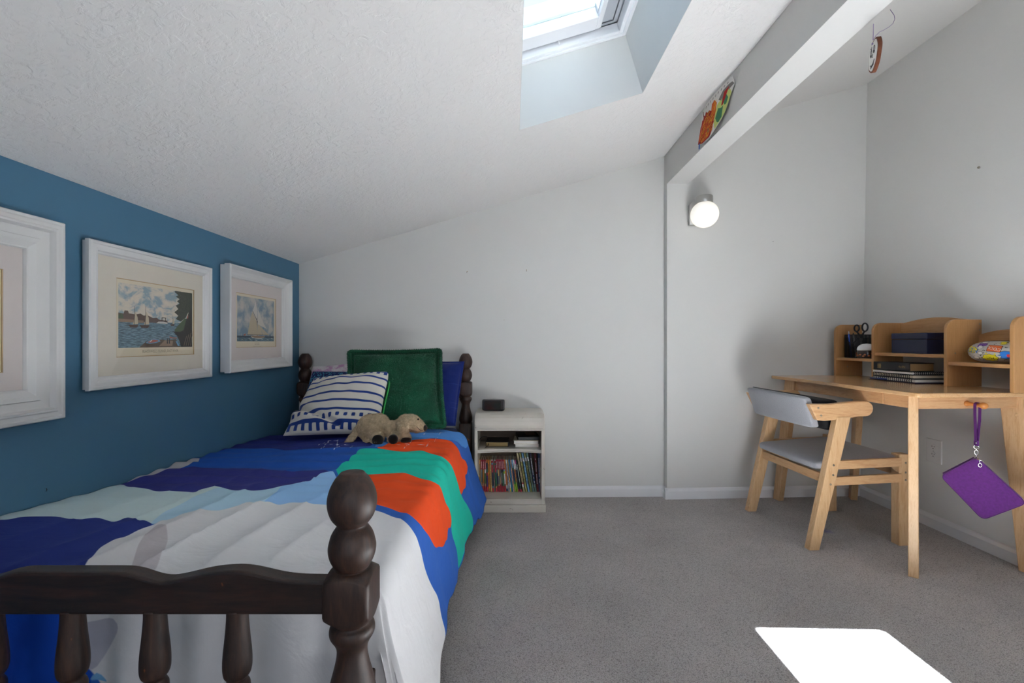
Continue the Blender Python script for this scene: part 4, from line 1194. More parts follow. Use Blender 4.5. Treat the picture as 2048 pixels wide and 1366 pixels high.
# books lying on the middle shelf
b1 = thing('notebook', 'black leather notebook with gilt page edges on the middle nightstand shelf', 'notebook', (-.085, 2.745, .3582), R(-2))
obj('cover', MB().bx(-.068, .064, -.062, .075, 0, .0028).bx(-.068, .064, -.062, .075, .0265, .0293).bx(.062, .066, -.062, .075, 0, .0293), 'cover_black', b1, bevel=.001, local=True)
obj('pages', MB().bx(-.064, .061, -.060, .073, .0028, .0265), 'gold_leaf', b1, local=True)
obj('ribbon', MB().tube([(-.050, -.0625, .020), (-.055, -.068, .006), (-.066, -.080, .001), (-.070, -.086, .0012)], .0018, 6), 'near_black', b1, local=True)
obj('elastic_loop', MB().tube([(-.068 + .030 * math.cos(a) - .01, -.02, .030 + .022 * math.sin(a)) for a in np.linspace(-.6, 3.2, 14)], .0018, 6), 'near_black', b1, local=True)
def flat_book(name, label, loc, rz, sx, sy, sz, cover, pages, grp=None, spine='y'):
    t = thing(name, label, 'book', loc, rz, grp)
    c = .0022
    m_ = MB().bx(-sx / 2, sx / 2, -sy / 2, sy / 2, 0, c).bx(-sx / 2, sx / 2, -sy / 2, sy / 2, sz - c, sz)
    if spine == 'y': m_.bx(-sx / 2, sx / 2, sy / 2 - c, sy / 2, 0, sz)
    else: m_.bx(-sx / 2 - .001, -sx / 2 + c, -sy / 2, sy / 2, 0, sz)
    obj('cover', m_, cover, t, bevel=.0008, local=True)
    obj('pages', MB().bx(-sx / 2 + .003, sx / 2 - .002, -sy / 2 + .0015, sy / 2 - .003, c, sz - c), pages, t, local=True)
    return t
flat_book('book', 'thick paperback with cream pages, bottom of the flat pile on the nightstand shelf', (.087, 2.745, .3582), R(1), .142, .135, .0185, 'page_white', 'page_white')
flat_book('book', 'paperback with cream pages, second from the bottom in the flat pile on the nightstand shelf', (.084, 2.742, .3770), R(-2), .146, .140, .0215, 'page_cream', 'page_white')
t = flat_book('book', 'dark covered book with an orange patch, topmost of the flat pile on the nightstand shelf', (.092, 2.755, .3988), R(5), .128, .150, .020, 'cover_black', 'cover_black')
plain('cover_orange', '#6d4322', .3)
obj('cover_patch', MB().bx(-.01, .05, -.02, .06, .0201, .0206), 'cover_orange', t, local=True)

# upright row of paperbacks
for n_, c_ in dict(k_tan='#c7964e', k_red='#a51f30', k_slate='#6d7676', k_ochre='#a06e2c', k_green='#3d5c34', k_purple='#4e2b7a', k_orange='#d98222', k_cream='#cfa566', k_navy='#1f2c4c', k_greyb='#7d6a60',
                   k_teal='#2f7c58', k_white='#d8d8d8', k_silver='#a9aebd', k_blue='#2476a0', k_pink='#c99f90', k_lblue='#6b9ec0', k_lime='#8fb52a', k_orl='#cf7d3a', k_mag='#c2418a', k_blk='#1b1d22', k_dkgreen='#203a2c',
                   k_pale='#c2b184', k_ygreen='#b4ad60', k_sky='#6d9fc0', k_olive='#87884c', k_sage='#6f8880', k_plum='#2d2440', k_dred='#6e1a22', k_deepblue='#1d3a66', k_lemon='#d6c42e', k_dteal='#10273c', k_rose='#cf3a4a', k_skin='#b08a6a').items():
    plain(n_, c_, .45)
WP = .0732 * 2.74 / 910
def bx_(z): return (950 + z * .0732 - 1024) * 2.74 / 910
BOOKS = [  # top-left, top-right, bottom-left (in spine widths), height, colour bands from the top, look
 (105, 150, 108, .193, [(1, 'k_tan')], 'tan paperback spine at the far left of the row'),
 (152, 206, 156, .193, [(.30, 'k_red'), (.40, 'k_slate'), (.12, 'k_skin'), (.18, 'k_red')], 'paperback with red top and slate blue-grey lower spine, first of the red-topped ones'),
 (208, 261, 214, .193, [(.30, 'k_red'), (.43, 'k_ochre'), (.09, 'k_skin'), (.18, 'k_red')], 'paperback with red top and ochre brown lower spine near the left end of the row'),
 (263, 304, 272, .193, [(.30, 'k_red'), (.12, 'k_white'), (.33, 'k_green'), (.08, 'k_skin'), (.17, 'k_red')], 'paperback with red top, white patch and mossy green lower spine near the left end'),
 (305, 342, 330, .193, [(.10, 'k_orl'), (.2, 'k_navy'), (.1, 'k_teal'), (.1, 'k_rose'), (.35, 'k_purple'), (.15, 'k_rose')], 'thin paperback with purple lower spine and pink foot, left of the orange one'),
 (345, 396, 378, .193, [(.9, 'k_orange'), (.1, 'k_ochre')], 'plain bright orange paperback spine in the left half of the row'),
 (398, 442, 434, .193, [(1, 'k_cream')], 'plain light tan paperback spine right of the bright orange one'),
 (445, 490, 482, .193, [(.03, 'k_white'), (.07, 'k_red'), (.06, 'k_lblue'), (.24, 'k_rose'), (.42, 'k_navy'), (.06, 'k_lblue'), (.12, 'k_rose')], 'paperback with red over dark navy spine beside the light tan one'),
 (492, 526, 528, .193, [(1, 'k_greyb')], 'grey-brown paperback spine between two red and dark ones'),
 (528, 566, 576, .193, [(.04, 'k_white'), (.07, 'k_red'), (.06, 'k_teal'), (.23, 'k_rose'), (.43, 'k_teal'), (.05, 'k_cream'), (.12, 'k_rose')], 'paperback with red over green spine just left of the red-topped set'),
 (567, 605, 614, .194, [(.31, 'k_red'), (.12, 'k_slate'), (.33, 'k_navy'), (.06, 'k_green'), (.18, 'k_red')], 'red-topped paperback with slate and navy middle, first of the set of six'),
 (606, 644, 655, .194, [(.31, 'k_red'), (.2, 'k_cream'), (.26, 'k_slate'), (.05, 'k_skin'), (.18, 'k_red')], 'red-topped paperback with cream and slate middle, second of the set of six'),
 (645, 683, 697, .194, [(.31, 'k_red'), (.24, 'k_greyb'), (.22, 'k_skin'), (.05, 'k_red'), (.18, 'k_red')], 'red-topped paperback with brown-pink middle, third of the set of six'),
 (684, 722, 738, .194, [(.31, 'k_red'), (.10, 'k_blk'), (.33, 'k_slate'), (.08, 'k_dkgreen'), (.18, 'k_red')], 'red-topped paperback with black and grey middle, fourth of the set of six'),
 (723, 761, 780, .194, [(.31, 'k_red'), (.08, 'k_blk'), (.25, 'k_green'), (.18, 'k_teal'), (.18, 'k_red')], 'red-topped paperback with green middle, fifth of the set of six'),
 (762, 800, 822, .194, [(.31, 'k_red'), (.05, 'k_lblue'), (.08, 'k_lime'), (.32, 'k_white'), (.06, 'k_greyb'), (.18, 'k_red')], 'red-topped paperback with lime and white middle, last of the set of six'),
 (792, 833, 868, .193, [(.80, 'k_orl'), (.10, 'k_white'), (.08, 'k_deepblue'), (.02, 'k_orange')], 'leaning orange paperback with white and blue foot right of the red-topped set'),
 (836, 872, 922, .193, [(.1, 'k_white'), (.9, 'k_silver')], 'leaning silver-grey paperback in the middle of the row'),
 (875, 905, 966, .193, [(.70, 'k_tan'), (.18, 'k_white'), (.12, 'k_lemon')], 'leaning tan paperback with a yellow foot in the middle of the row'),
 (907, 952, 1003, .193, [(1, 'k_blue')], 'leaning plain teal-blue paperback in the middle of the row'),
 (954, 988, 1052, .193, [(1, 'k_pink')], 'leaning pinkish beige paperback right of the teal-blue one'),
 (990, 1034, 1096, .193, [(.26, 'k_lblue'), (.08, 'k_green'), (.32, 'k_deepblue'), (.10, 'k_teal'), (.24, 'k_lime')], 'leaning paperback with light blue top and lime green foot'),
 (1036, 1076, 1143, .193, [(.30, 'k_white'), (.22, 'k_orl'), (.18, 'k_ochre'), (.30, 'k_lime')], 'leaning paperback with white top, orange middle and lime green foot'),
 (1078, 1112, 1190, .190, [(.12, 'k_mag'), (.18, 'k_white'), (.62, 'k_navy'), (.08, 'k_rose')], 'leaning paperback with pink and white top over dark navy'),
 (1114, 1158, 1246, .190, [(.3, 'k_blk'), (.62, 'k_dkgreen'), (.08, 'k_rose')], 'leaning black and dark green paperback left of the tall cream one'),
 (1135, 1190, 1322, .232, [(.76, 'k_pale'), (.04, 'k_red'), (.08, 'k_white'), (.12, 'k_pale')], 'tall leaning cream paperback, first of the tall set'),
 (1206, 1256, 1390, .233, [(.12, 'k_ygreen'), (.1, 'k_white'), (.78, 'k_ygreen')], 'tall leaning yellow-green paperback, second of the tall set'),
 (1272, 1330, 1450, .233, [(.13, 'k_sky'), (.09, 'k_white'), (.78, 'k_sky')], 'tall leaning light blue paperback in the tall set'),
 (1338, 1394, 1515, .233, [(.12, 'k_olive'), (.09, 'k_white'), (.79, 'k_olive')], 'tall leaning olive green paperback in the tall set'),
 (1402, 1456, 1576, .233, [(.11, 'k_sage'), (.09, 'k_white'), (.80, 'k_sage')], 'tall leaning grey-green paperback in the tall set'),
 (1480, 1560, 1634, .234, [(.45, 'k_plum'), (.35, 'k_deepblue'), (.20, 'k_sage')], 'tall leaning dark plum and blue paperback with a sage foot'),
 (1610, 1692, 1692, .236, [(1, 'k_dred')], 'tall dark red paperback near the right end of the row'),
 (1712, 1772, 1748, .236, [(1, 'k_deepblue')], 'tall deep blue book at the right end of the row against the side panel'),
]
for (tl, tr, bl, h, bands, look) in BOOKS:
    wd = max(.0045, (tr - tl) * WP * .80)
    xb = bx_(bl); lean = (bl - tl) * WP
    if h > .22: wd = min(wd, .0115)
    m_ = MB(); mats = []
    sh = lean / h
    dep = .118 if h < .2 else .132
    y0 = 2.738
    ztop = h
    z1 = h; cosl = math.cos(math.atan(sh))
    def Lz(z, x): return Vector((xb + x - sh * z, 0, .0757 + z * 1.0))
    for frac, mt_ in bands:
        z0_ = z1 - frac * h
        if mt_ not in mats: mats.append(mt_)
        a, c = Lz(z0_, 0), Lz(z1, 0)
        pts = []
        for yy in (y0, y0 + dep):
            pass
        m_.hexa([(a.x, y0, a.z), (a.x + wd, y0, a.z), (a.x + wd, y0 + dep, a.z), (a.x, y0 + dep, a.z),
                 (c.x, y0, c.z), (c.x + wd, y0, c.z), (c.x + wd, y0 + dep, c.z), (c.x, y0 + dep, c.z)], mats.index(mt_))
        z1 = z0_
    mats.append('page_cream')
    a, c = Lz(h, wd * .15), Lz(h, wd * .85)
    m_.bx(a.x, c.x, y0 + .004, y0 + dep - .002, .0757 + h - .0005, .0757 + h + .0004, len(mats) - 1)
    # a line of small lettering down the spine
    ink = 'k_white' if bands[0][1] in ('k_red', 'k_navy', 'k_blk', 'k_plum', 'k_dred', 'k_deepblue') else 'ink_dark'
    mats.append(ink)
    rr = random.Random(int(tl))
    z_ = h * (.94 if bands[0][1] == 'k_red' else .86)
    zend = h * (.74 if bands[0][1] == 'k_red' else .22)
    while z_ > zend:
        l_ = rr.uniform(.0025, .006)
        p = Lz(z_, wd * .32); p2 = Lz(z_ - l_, wd * .32)
        m_.hexa([(p2.x, y0 - .0003, p2.z), (p2.x + wd * .36, y0 - .0003, p2.z), (p2.x + wd * .36, y0, p2.z), (p2.x, y0, p2.z),
                 (p.x, y0 - .0003, p.z), (p.x + wd * .36, y0 - .0003, p.z), (p.x + wd * .36, y0, p.z), (p.x, y0, p.z)], len(mats) - 1)
        z_ -= l_ + rr.uniform(.001, .003)
        if bands[0][1] != 'k_red' and rr.random() < .12: z_ -= .012
    o = obj('paperback_book', m_, mats)
    tag(recenter(o), look + ', lower nightstand shelf' if len((look + ', lower nightstand shelf').split()) <= 16 else look, 'book', 'paperbacks in the upright row on the lower nightstand shelf')

# ------------------------------------------------------------------ wall lamp
WLx, WLz = 1.160, 1.745
lamp = thing('wall_lamp', 'round white glass globe wall lamp glowing under the beam', 'wall lamp', (WLx, ya(WLx), 1.70))
yw = ya(WLx)
poly = [(-.060, -.078), (.060, -.078), (.060, .045), (.030, .078), (-.030, .078), (-.060, .045)]
obj('wall_plate', MB().prism(poly, lambda a, b_: Vector((WLx + a, yw + .002, 1.782 + b_)), lambda a, b_: Vector((WLx + a, yw - .026, 1.782 + b_)), mi=0, mi_cap=1), ['steel', 'frame_white'], lamp, bevel=.002)
obj('globe', MB().ball((WLx, yw - .105, WLz), (.081, .081, .079), 0, 40, 24), 'lit_globe', lamp)
obj('cap', MB().lathe([(.040, 0), (.0495, 0), (.0505, .002), (.0505, .040), (.048, .044), (.02, .045)], (WLx, yw - .098, 1.812), 40), 'steel', lamp, bevel=0)
obj('arm', MB().bx(WLx - .022, WLx + .022, yw - .085, yw - .02, 1.824, 1.850), 'steel', lamp, bevel=.003)
l = bpy.data.lights.new('lamp_bulb', 'POINT'); l.energy = 2.2; l.color = (1, .82, .58); l.shadow_soft_size = .083
lo = bpy.data.objects.new('lamp_bulb', l); COL.objects.link(lo); lo.location = (WLx, yw - .105 , WLz - .0)
l.use_shadow = True

# ------------------------------------------------------------------ child's drawing on the beam
m_ = MB(); mats = ['a_paper']
dr = [(2.355, 1.992), (2.30, 2.075), (2.275, 2.115), (2.235, 2.139), (1.985, 2.137), (1.972, 2.128), (1.966, 2.095), (2.02, 2.03), (2.06, 1.992), (2.13, 1.968), (2.19, 1.955), (2.27, 1.966)]
def bulge(y): return .966 - .003 - .016 * math.sin(max(0, min(1, (y - 1.966) / .39)) * math.pi) ** .7
def dput(poly, mat, lay, n_=1):
    if mat not in mats: mats.append(mat)
    m_.face([Vector((bulge(y) - .0004 * lay, y, z)) for y, z in poly], mats.index(mat))
# build the curled sheet from thin strips of the outline
def strip(poly, mat, lay):
    if mat not in mats: mats.append(mat)
    ys = [p[0] for p in poly]; a, b_ = min(ys), max(ys); N = max(2, int((b_ - a) / .012))
    def cut(y):
        zs = []
        for (y0, z0), (y1, z1) in zip(poly, poly[1:] + poly[:1]):
            if (y0 - y) * (y1 - y) < 0 or (abs(y0 - y) < 1e-9 and abs(y1 - y) > 1e-9): zs.append(z0 + (z1 - z0) * (y - y0) / (y1 - y0))
        return (min(zs), max(zs)) if len(zs) >= 2 else None
    prev = None
    for k in range(N + 1):
        y = a + (b_ - a) * (k + (.001 if k == 0 else -.001 if k == N else 0)) / N
        c = cut(y)
        if c and prev:
            (py, (l0, h0)) = prev; l1, h1 = c
            m_.face([Vector((bulge(py) - .0004 * lay, py, l0)), Vector((bulge(y) - .0004 * lay, y, l1)), Vector((bulge(y) - .0004 * lay, y, h1)), Vector((bulge(py) - .0004 * lay, py, h0))], mats.index(mat))
        prev = (y, c) if c else None
strip(dr, 'a_paper', 0)
strip([(2.35, 1.995), (2.30, 2.06), (2.285, 2.065), (2.275, 2.085), (2.265, 2.072), (2.25, 2.098), (2.235, 2.085), (2.222, 2.105), (2.205, 2.085), (2.185, 2.09), (2.160, 2.075), (2.135, 2.02), (2.15, 1.99), (2.18, 1.962), (2.27, 1.968)], 'a_red', 1)
strip([(2.335, 2.005), (2.29, 2.05), (2.24, 2.072), (2.19, 2.07), (2.155, 2.03), (2.165, 1.99), (2.20, 1.970), (2.27, 1.974)], 'a_orange', 2)
strip([(2.165, 2.06), (2.150, 2.115), (2.138, 2.100), (2.128, 2.112), (2.105, 2.085), (2.115, 2.05), (2.14, 2.01)], 'a_orange', 2)
strip([(2.14, 2.02), (2.10, 2.075), (2.06, 2.08), (2.02, 2.10), (1.99, 2.09), (1.985, 2.07), (2.03, 2.01), (2.07, 1.99), (2.13, 1.972)], 'a_lime', 1)
strip([(2.12, 2.02), (2.09, 2.055), (2.07, 2.04), (2.05, 2.045), (2.06, 2.0), (2.10, 1.985)], 'a_green', 2)
strip([(2.05, 2.06), (2.02, 2.085), (2.01, 2.06), (2.03, 2.03)], 'a_green', 2)
strip([(2.09, 2.09), (2.05, 2.112), (2.01, 2.115), (1.972, 2.112), (1.968, 2.098), (2.01, 2.09), (2.06, 2.07)], 'a_grey', 1)
strip([(2.04, 2.10), (2.0, 2.105), (2.03, 2.07), (2.06, 2.04), (2.065, 2.05)], 'a_red', 3)
strip([(2.262, 2.12), (2.255, 2.09), (2.248, 2.09), (2.250, 2.118)], 'a_brown', 3)
strip([(2.205, 2.000), (2.197, 2.012), (2.187, 2.000), (2.196, 1.988)], 'a_green', 4)
rr = random.Random(4)
for k in range(230):
    y = rr.uniform(2.15, 2.33); z = rr.uniform(1.972, 2.078)
    if z > 2.085 - abs(y - 2.21) * .7 or z < 1.965 + max(0, y - 2.28) * .7: continue
    L = rr.uniform(.012, .026); t_ = .0016
    strip([(y, z), (y - L, z + L * .45), (y - L, z + L * .45 + t_), (y, z + t_ * 1.6)], rr.choice(['a_yellow', 'a_yellow', 'a_red', 'a_red', 'a_orange']), 3 + .01 * k)
for k in range(12):
    y = rr.uniform(2.12, 2.15); z = 2.03 + rr.uniform(0, .06)
    strip([(y, z), (y - .014, z + .014), (y - .014, z + .0165), (y, z + .003)], 'a_yellow', 3)
for k in range(9):
    y = 2.225 - k * .026
    z = 2.121
    strip([(y, z), (y - .010, z + .003), (y - .010, z + .005), (y, z + .002)], 'ink_dark', 2)
    strip([(y - .002, z - .004), (y - .0045, z + .008), (y - .0060, z + .008), (y - .0035, z - .004)], 'ink_dark', 2)
m_.bm.verts.ensure_lookup_table()
o = obj('child_drawing', m_, mats)
so_ = o.modifiers.new('solidify', 'SOLIDIFY'); so_.thickness = .0003
tag(recenter(o), "child's crayon drawing of orange flames and green leaves curling on the beam", 'drawing')
m2 = MB(); m2.box((bulge(2.32) - .001, 2.322, 1.975), (.001, .012, .026))
o2 = obj('sticker', m2, 'a_blue', o)

# ------------------------------------------------------------------ hanging wood slice
hx_, hy_ = 1.094, 1.385
top = P(1747, 53, 1.385)
cz = P(1746, 111, 1.385)
orn = thing('hanging_ornament', 'round bark-edged wood slice with a drawn face hanging from the beam', 'ornament', (cz.x, cz.y, cz.z))
nrm = Vector((-.915, .405, .03)).normalized()
Mo = Matrix.Translation(cz) @ nrm.to_track_quat('Z', 'Y').to_matrix().to_4x4()
rr = random.Random(3)
n_ = 36; rad = [.047 * (1 + .035 * math.sin(3 * a) + .02 * math.sin(7 * a + 1)) for a in np.linspace(0, 2 * math.pi, n_, endpoint=False)]
pl = [(rad[i] * math.cos(2 * math.pi * i / n_), rad[i] * math.sin(2 * math.pi * i / n_)) for i in range(n_)]
th_ = .010
obj('bark', MB().prism(pl, lambda a, b_: Mo @ Vector((a, b_, -th_)), lambda a, b_: Mo @ Vector((a, b_, 0)), smooth=True), 'bark', orn)
fc = MB(); fc.prism([(a * .9, b_ * .9) for a, b_ in pl], lambda a, b_: Mo @ Vector((a, b_, -.001)), lambda a, b_: Mo @ Vector((a, b_, .0008)))
obj('painted_face', fc, 'slice_white', orn)
# local axes on the face: find up and sideways
R3 = Mo.to_3x3(); up = R3.inverted() @ Vector((0, 0, 1)); up = Vector((up.x, up.y)).normalized(); sd_ = Vector((-up.y, up.x))
def F2(a, b_, h=.0012):
    q_ = sd_ * a + up * b_; return Mo @ Vector((q_.x, q_.y, h))
ln = MB()
for (ex) in (-.014, .014):
    ln.tube([F2(ex + .007 * math.cos(t_), .012 + .011 * math.sin(t_)) for t_ in np.linspace(0, 2 * math.pi, 14)], .0009, 5)
    ln.ball(F2(ex, .006), .0022)
ln.tube([F2(-.003, .002), F2(.004, -.004), F2(-.002, -.007)], .0009, 5)
ln.tube([F2(a, -.019 - .010 * math.cos(a / .020 * 1.4)) for a in np.linspace(-.020, .020, 12)], .0012, 5)
for a in (-.012, -.006, 0, .006, .012): ln.tube([F2(a, -.026), F2(a + .002, -.034)], .001, 5)
ln.tube([F2(.008, .030), F2(.014, .024), F2(.018, .030)], .0009, 5)
obj('drawing', ln, 'ink_dark', orn)
tp_ = cz + Vector((0, 0, .046))
obj('string', MB().tube([top + Vector((0, 0, .008)), top.lerp(tp_, .5), tp_], .0009, 6).ball(F2(.0, .036, .002), .003), 'string_purple', orn)
e1 = P(1783, 24, 1.385)
obj('loose_string', MB().tube([tp_, P(1752, 71, 1.38), P(1759, 64, 1.38), P(1768, 60, 1.38), P(1778, 54, 1.38), P(1786, 47, 1.38), P(1789.5, 38, 1.38), P(1788, 30, 1.38), P(1783, 23, 1.385), P(1780, 19, 1.385)], .0007, 6), 'string_purple', orn)

# ------------------------------------------------------------------ wall outlet
d1, d2 = 2.447, 2.355
yc, zc_ = (d1 + d2) / 2, .402
out = thing('wall_outlet', 'white double wall outlet low on the right wall under the desk', 'outlet', (2.225, yc, zc_ - .062))
xw = 2.2315
obj('cover_plate', MB().bx(xw - .008, xw - .001, yc - .044, yc + .044, zc_ - .062, zc_ + .062), 'outlet_white', out, bevel=.003, segs=3)
for dz in (.020, -.020):
    cc = (xw - .0085, yc, zc_ + dz)
    Mx = Matrix.Translation(cc) @ Matrix.Rotation(R(90), 4, 'Y')
    so2 = obj('socket', MB().lathe([(.0165, -.002), (.0165, .0005), (.0155, .001)], (0, 0, 0), 24, 0, Mx @ Matrix.Rotation(R(180), 4, 'X')), 'outlet_white', out)
    sl = MB()
    sl.box((xw - .0098, yc + .006, zc_ + dz + .004), (.0006, .002, .008)); sl.box((xw - .0098, yc - .006, zc_ + dz + .004), (.0006, .002, .007)); sl.box((xw - .0098, yc, zc_ + dz - .007), (.0006, .0045, .0045))
    obj('slots', sl, 'near_black', so2)
obj('screw', MB().ball((xw - .0082, yc, zc_), .0028), 'steel', out)

# ------------------------------------------------------------------ desk (own frame: a to the wall, b away from the camera)
DA = R(2.8)
DO = (1.644, 1.84, 0)
ZT = .770
desk = thing('desk', 'light oak desk with splayed legs in the alcove corner', 'desk', DO, DA)
L = dict(local=True)
W_, LN = .560, .98
def rpoly(x0, x1, y0, y1, r, n_=5):
    out_ = []
    for cx, cy, a0 in ((x0 + r, y0 + r, 180), (x1 - r, y0 + r, 270), (x1 - r, y1 - r, 0), (x0 + r, y1 - r, 90)):
        for k in range(n_ + 1):
            a = R(a0 + 90 * k / n_); out_.append((cx + r * math.cos(a), cy + r * math.sin(a)))
    return out_
obj('tabletop', MB().prism(rpoly(0, W_, 0, LN, .025), lambda x, y: Vector((x, y, ZT - .018)), lambda x, y: Vector((x, y, ZT))), 'desk_top', desk, bevel=.004, segs=3, **L)
az0, az1 = .694, .752
obj('apron', MB().bx(.075, .525, .085, .105, az0, az1), 'oak_x', desk, bevel=.0015, **L)
obj('apron', MB().bx(.075, .50, .875, .895, az0, az1), 'oak_x', desk, bevel=.0015, **L)
obj('apron', MB().bx(.480, .500, .10, .88, az0, az1), 'oak_y', desk, bevel=.0015, **L)
obj('apron', MB().bx(.062, .080, .10, .232, az0, az1), 'oak_y', desk, bevel=.0015, **L)
obj('apron', MB().bx(.062, .080, .812, .88, az0, az1), 'oak_y', desk, bevel=.0015, **L)
dw = obj('drawer', MB().bx(.060, .080, .2345, .8095, az0 + .001, az1 - .002), 'oak_y', desk, bevel=.0015, **L)
obj('drawer_box', MB().bx(.080, .44, .25, .79, az0 + .008, az1 - .010), 'oak_y', dw, **L)
def deskleg(tx, ty, bx2, by2):
    d_ = Vector((bx2 - tx, by2 - ty)).normalized()
    n2 = Vector((-d_.y, d_.x))
    m_ = MB()
    def sec(cx, cy, z, wd, t_):
        c = Vector((cx, cy))
        q4 = [c + n2 * t_ / 2, c - n2 * t_ / 2, c - n2 * t_ / 2 - d_ * wd, c + n2 * t_ / 2 - d_ * wd]
        return [(p.x, p.y, z) for p in q4]
    m_.hexa(sec(bx2, by2, 0, .050, .034) + sec(tx, ty, az1, .080, .034))
    return m_
obj('leg', deskleg(.060, .085, .022, .045), 'oak_z', desk, bevel=.003, **L)
obj('leg', deskleg(.062, .905, .062 + .0 - .010, 1.005), 'oak_z', desk, bevel=.003, **L)
obj('leg', deskleg(.545, .070, .552, .035), 'oak_z', desk, bevel=.003, **L)
obj('leg', deskleg(.500, .905, .535, .990), 'oak_z', desk, bevel=.003, **L)
Mp = Matrix.Translation((.298, .086, .7155)) @ Matrix.Rotation(R(90), 4, 'X')
obj('peg_hook', MB().lathe([(.012, 0), (.0125, .004), (.0085, .012), (.0075, .035), (.0082, .050), (.012, .060), (.0135, .068), (.012, .076), (.007, .081), (.001, .082)], (0, 0, 0), 24, 0, Mp), 'peg_wood', desk, **L)
obj('bolt', MB().lathe([(.007, 0), (.007, .002), (.003, .003)], (0, 0, 0), 12, 0, Matrix.Translation((.520, .083, .665)) @ Matrix.Rotation(R(90), 4, 'X')), 'oak_z', desk, **L)

# ------------------------------------------------------------------ hutch on the desk
hz = ZT
hutch = thing('desk_hutch', 'light wood shelf hutch with four rounded dividers standing on the desk', 'desk hutch', (Matrix.Translation(DO) @ Matrix.Rotation(DA, 4, 'Z')) @ Vector((.49, .49, ZT)), DA)
HL = Matrix.Translation((-.49, -.49, -ZT))      # desk coordinates -> hutch coordinates
u0, u1 = .400, .572
ztop = 1.083
def hpanel(v0, v1):
    r = .045
    pl_ = [(u0, ZT), (u1, ZT), (u1, ztop)]
    for k in range(9):
        a = R(90 + 90 * k / 8); pl_.append((u0 + r + r * math.cos(a), ztop - r + r * math.sin(a)))
    return MB().prism(pl_, lambda u, z: HL @ Vector((u, v0, z)), lambda u, z: HL @ Vector((u, v1, z)))
VS = [(-.007, .009), (.265, .281), (.671, .687), (.949, .965)]
for i, (a, b_) in enumerate(VS):
    pn = obj('side_panel', hpanel(a, b_), 'hutch_z', hutch, bevel=.002, **L)
    for (uu_, zz_) in ((u1 - .012, 1.062), (u1 - .012, 1.034), (u0 + .04, .925)) if i == 1 else ((u0 + .075, .825),) if i == 3 else ():
        s_ = HL @ Vector((uu_, a - .0004, zz_))
        obj('screw', MB().lathe([(.0035, 0), (.0035, .001)], (0, 0, 0), 10, 0, Matrix.Translation(s_) @ Matrix.Rotation(R(90), 4, 'X')), 'dark_metal', pn, **L)
def hs(v0, v1, z): return MB().box(HL @ Vector(((u0 + u1) / 2 + .003, (v0 + v1) / 2, z - .008)), (u1 - u0 - .006, v1 - v0, .016))
obj('shelf', hs(.009, .265, .885), 'hutch_y', hutch, bevel=.001, **L)
obj('shelf', hs(.281, .671, .918), 'hutch_y', hutch, bevel=.001, **L)
obj('shelf', hs(.687, .949, .882), 'hutch_y', hutch, bevel=.001, **L)
def hback(v0, v1, zb, ze, zm):
    n2 = 16
    pl_ = [(v0, zb)] + [(v0 + (v1 - v0) * k / n2, ze + (zm - ze) * math.sin(math.pi * k / n2)) for k in range(n2 + 1)] + [(v1, zb)]
    return MB().prism(pl_, lambda v, z: HL @ Vector((u1 - .016, v, z)), lambda v, z: HL @ Vector((u1 - .003, v, z)))
obj('back_panel', hback(.281, .671, .900, 1.078, 1.104), 'hutch_y', hutch, bevel=.001, **L)
obj('back_panel', hback(.009, .265, .868, 1.012, 1.034), 'hutch_y', hutch, bevel=.001, **L)
obj('back_panel', hback(.687, .949, .866, .995, 1.010), 'hutch_y', hutch, bevel=.001, **L)

DM = Matrix.Translation(DO) @ Matrix.Rotation(DA, 4, 'Z')
def dthing(name, label, cat, u, v, z, rz=0, group=None):
    p = DM @ Vector((u, v, z)); return thing(name, label, cat, tuple(p), DA + rz, group)
# navy box
t = dthing('storage_box', 'dark navy lacquered box on the centre shelf of the hutch', 'box', .508, .504, .9182, R(1))
obj('body', MB().bx(-.068, .072, -.0985, .0985, 0, .0725), 'navy_lacquer', t, bevel=.003, segs=3, **L)
obj('lid', MB().bx(-.069, .073, -.0995, .0995, .074, .106), 'navy_lacquer', t, bevel=.004, segs=3, **L)

# stack under the centre shelf
stack = 'notebooks stacked under the centre shelf of the hutch'
def spiral(name, label, u, v, z, rz, sx, sy, th, pages, cover, wire, side, nturn, cat='notebook'):
    t = dthing(name, label, cat, u, v, z, rz, stack)
    obj('cover', MB().bx(-sx / 2, sx / 2, -sy / 2, sy / 2, 0, .0012).bx(-sx / 2, sx / 2, -sy / 2, sy / 2, th - .0012, th), cover, t, **L)
    obj('pages', MB().bx(-sx / 2 + .002, sx / 2 - .002, -sy / 2 + .002, sy / 2 - .002, .0012, th - .0012), pages, t, **L)
    m_ = MB(); r = th * .5 + .0028
    for k in range(nturn):
        if side == 'a':
            y = -sy / 2 + .012 + (sy - .024) * k / (nturn - 1)
            pts = [(-sx / 2 + .001 + r * math.cos(a) * .9, y + .0015 * a / 6.28, th / 2 + r * math.sin(a)) for a in np.linspace(0, 2 * math.pi, 9)[:-1]]
        else:
            x = -sx / 2 + .012 + (sx - .024) * k / (nturn - 1)
            pts = [(x, -sy / 2 + .001 + r * math.cos(a) * .9, th / 2 + r * math.sin(a)) for a in np.linspace(0, 2 * math.pi, 9)[:-1]]
        m_.tube(pts, .0017, 5, closed=True)
    obj('spiral', m_, wire, t, **L)
    return t
t = dthing('folder', 'thin maroon and dark blue folder at the bottom of the notebook stack', 'folder', .462, .515, ZT, R(-2), stack)
obj('sheet', MB().bx(-.098, .100, -.135, .152, 0, .0030), 'cover_maroon', t, bevel=.0006, **L)
obj('cover', MB().bx(-.092, .100, -.130, .150, .0031, .0055), 'cover_blue', t, bevel=.0006, **L)
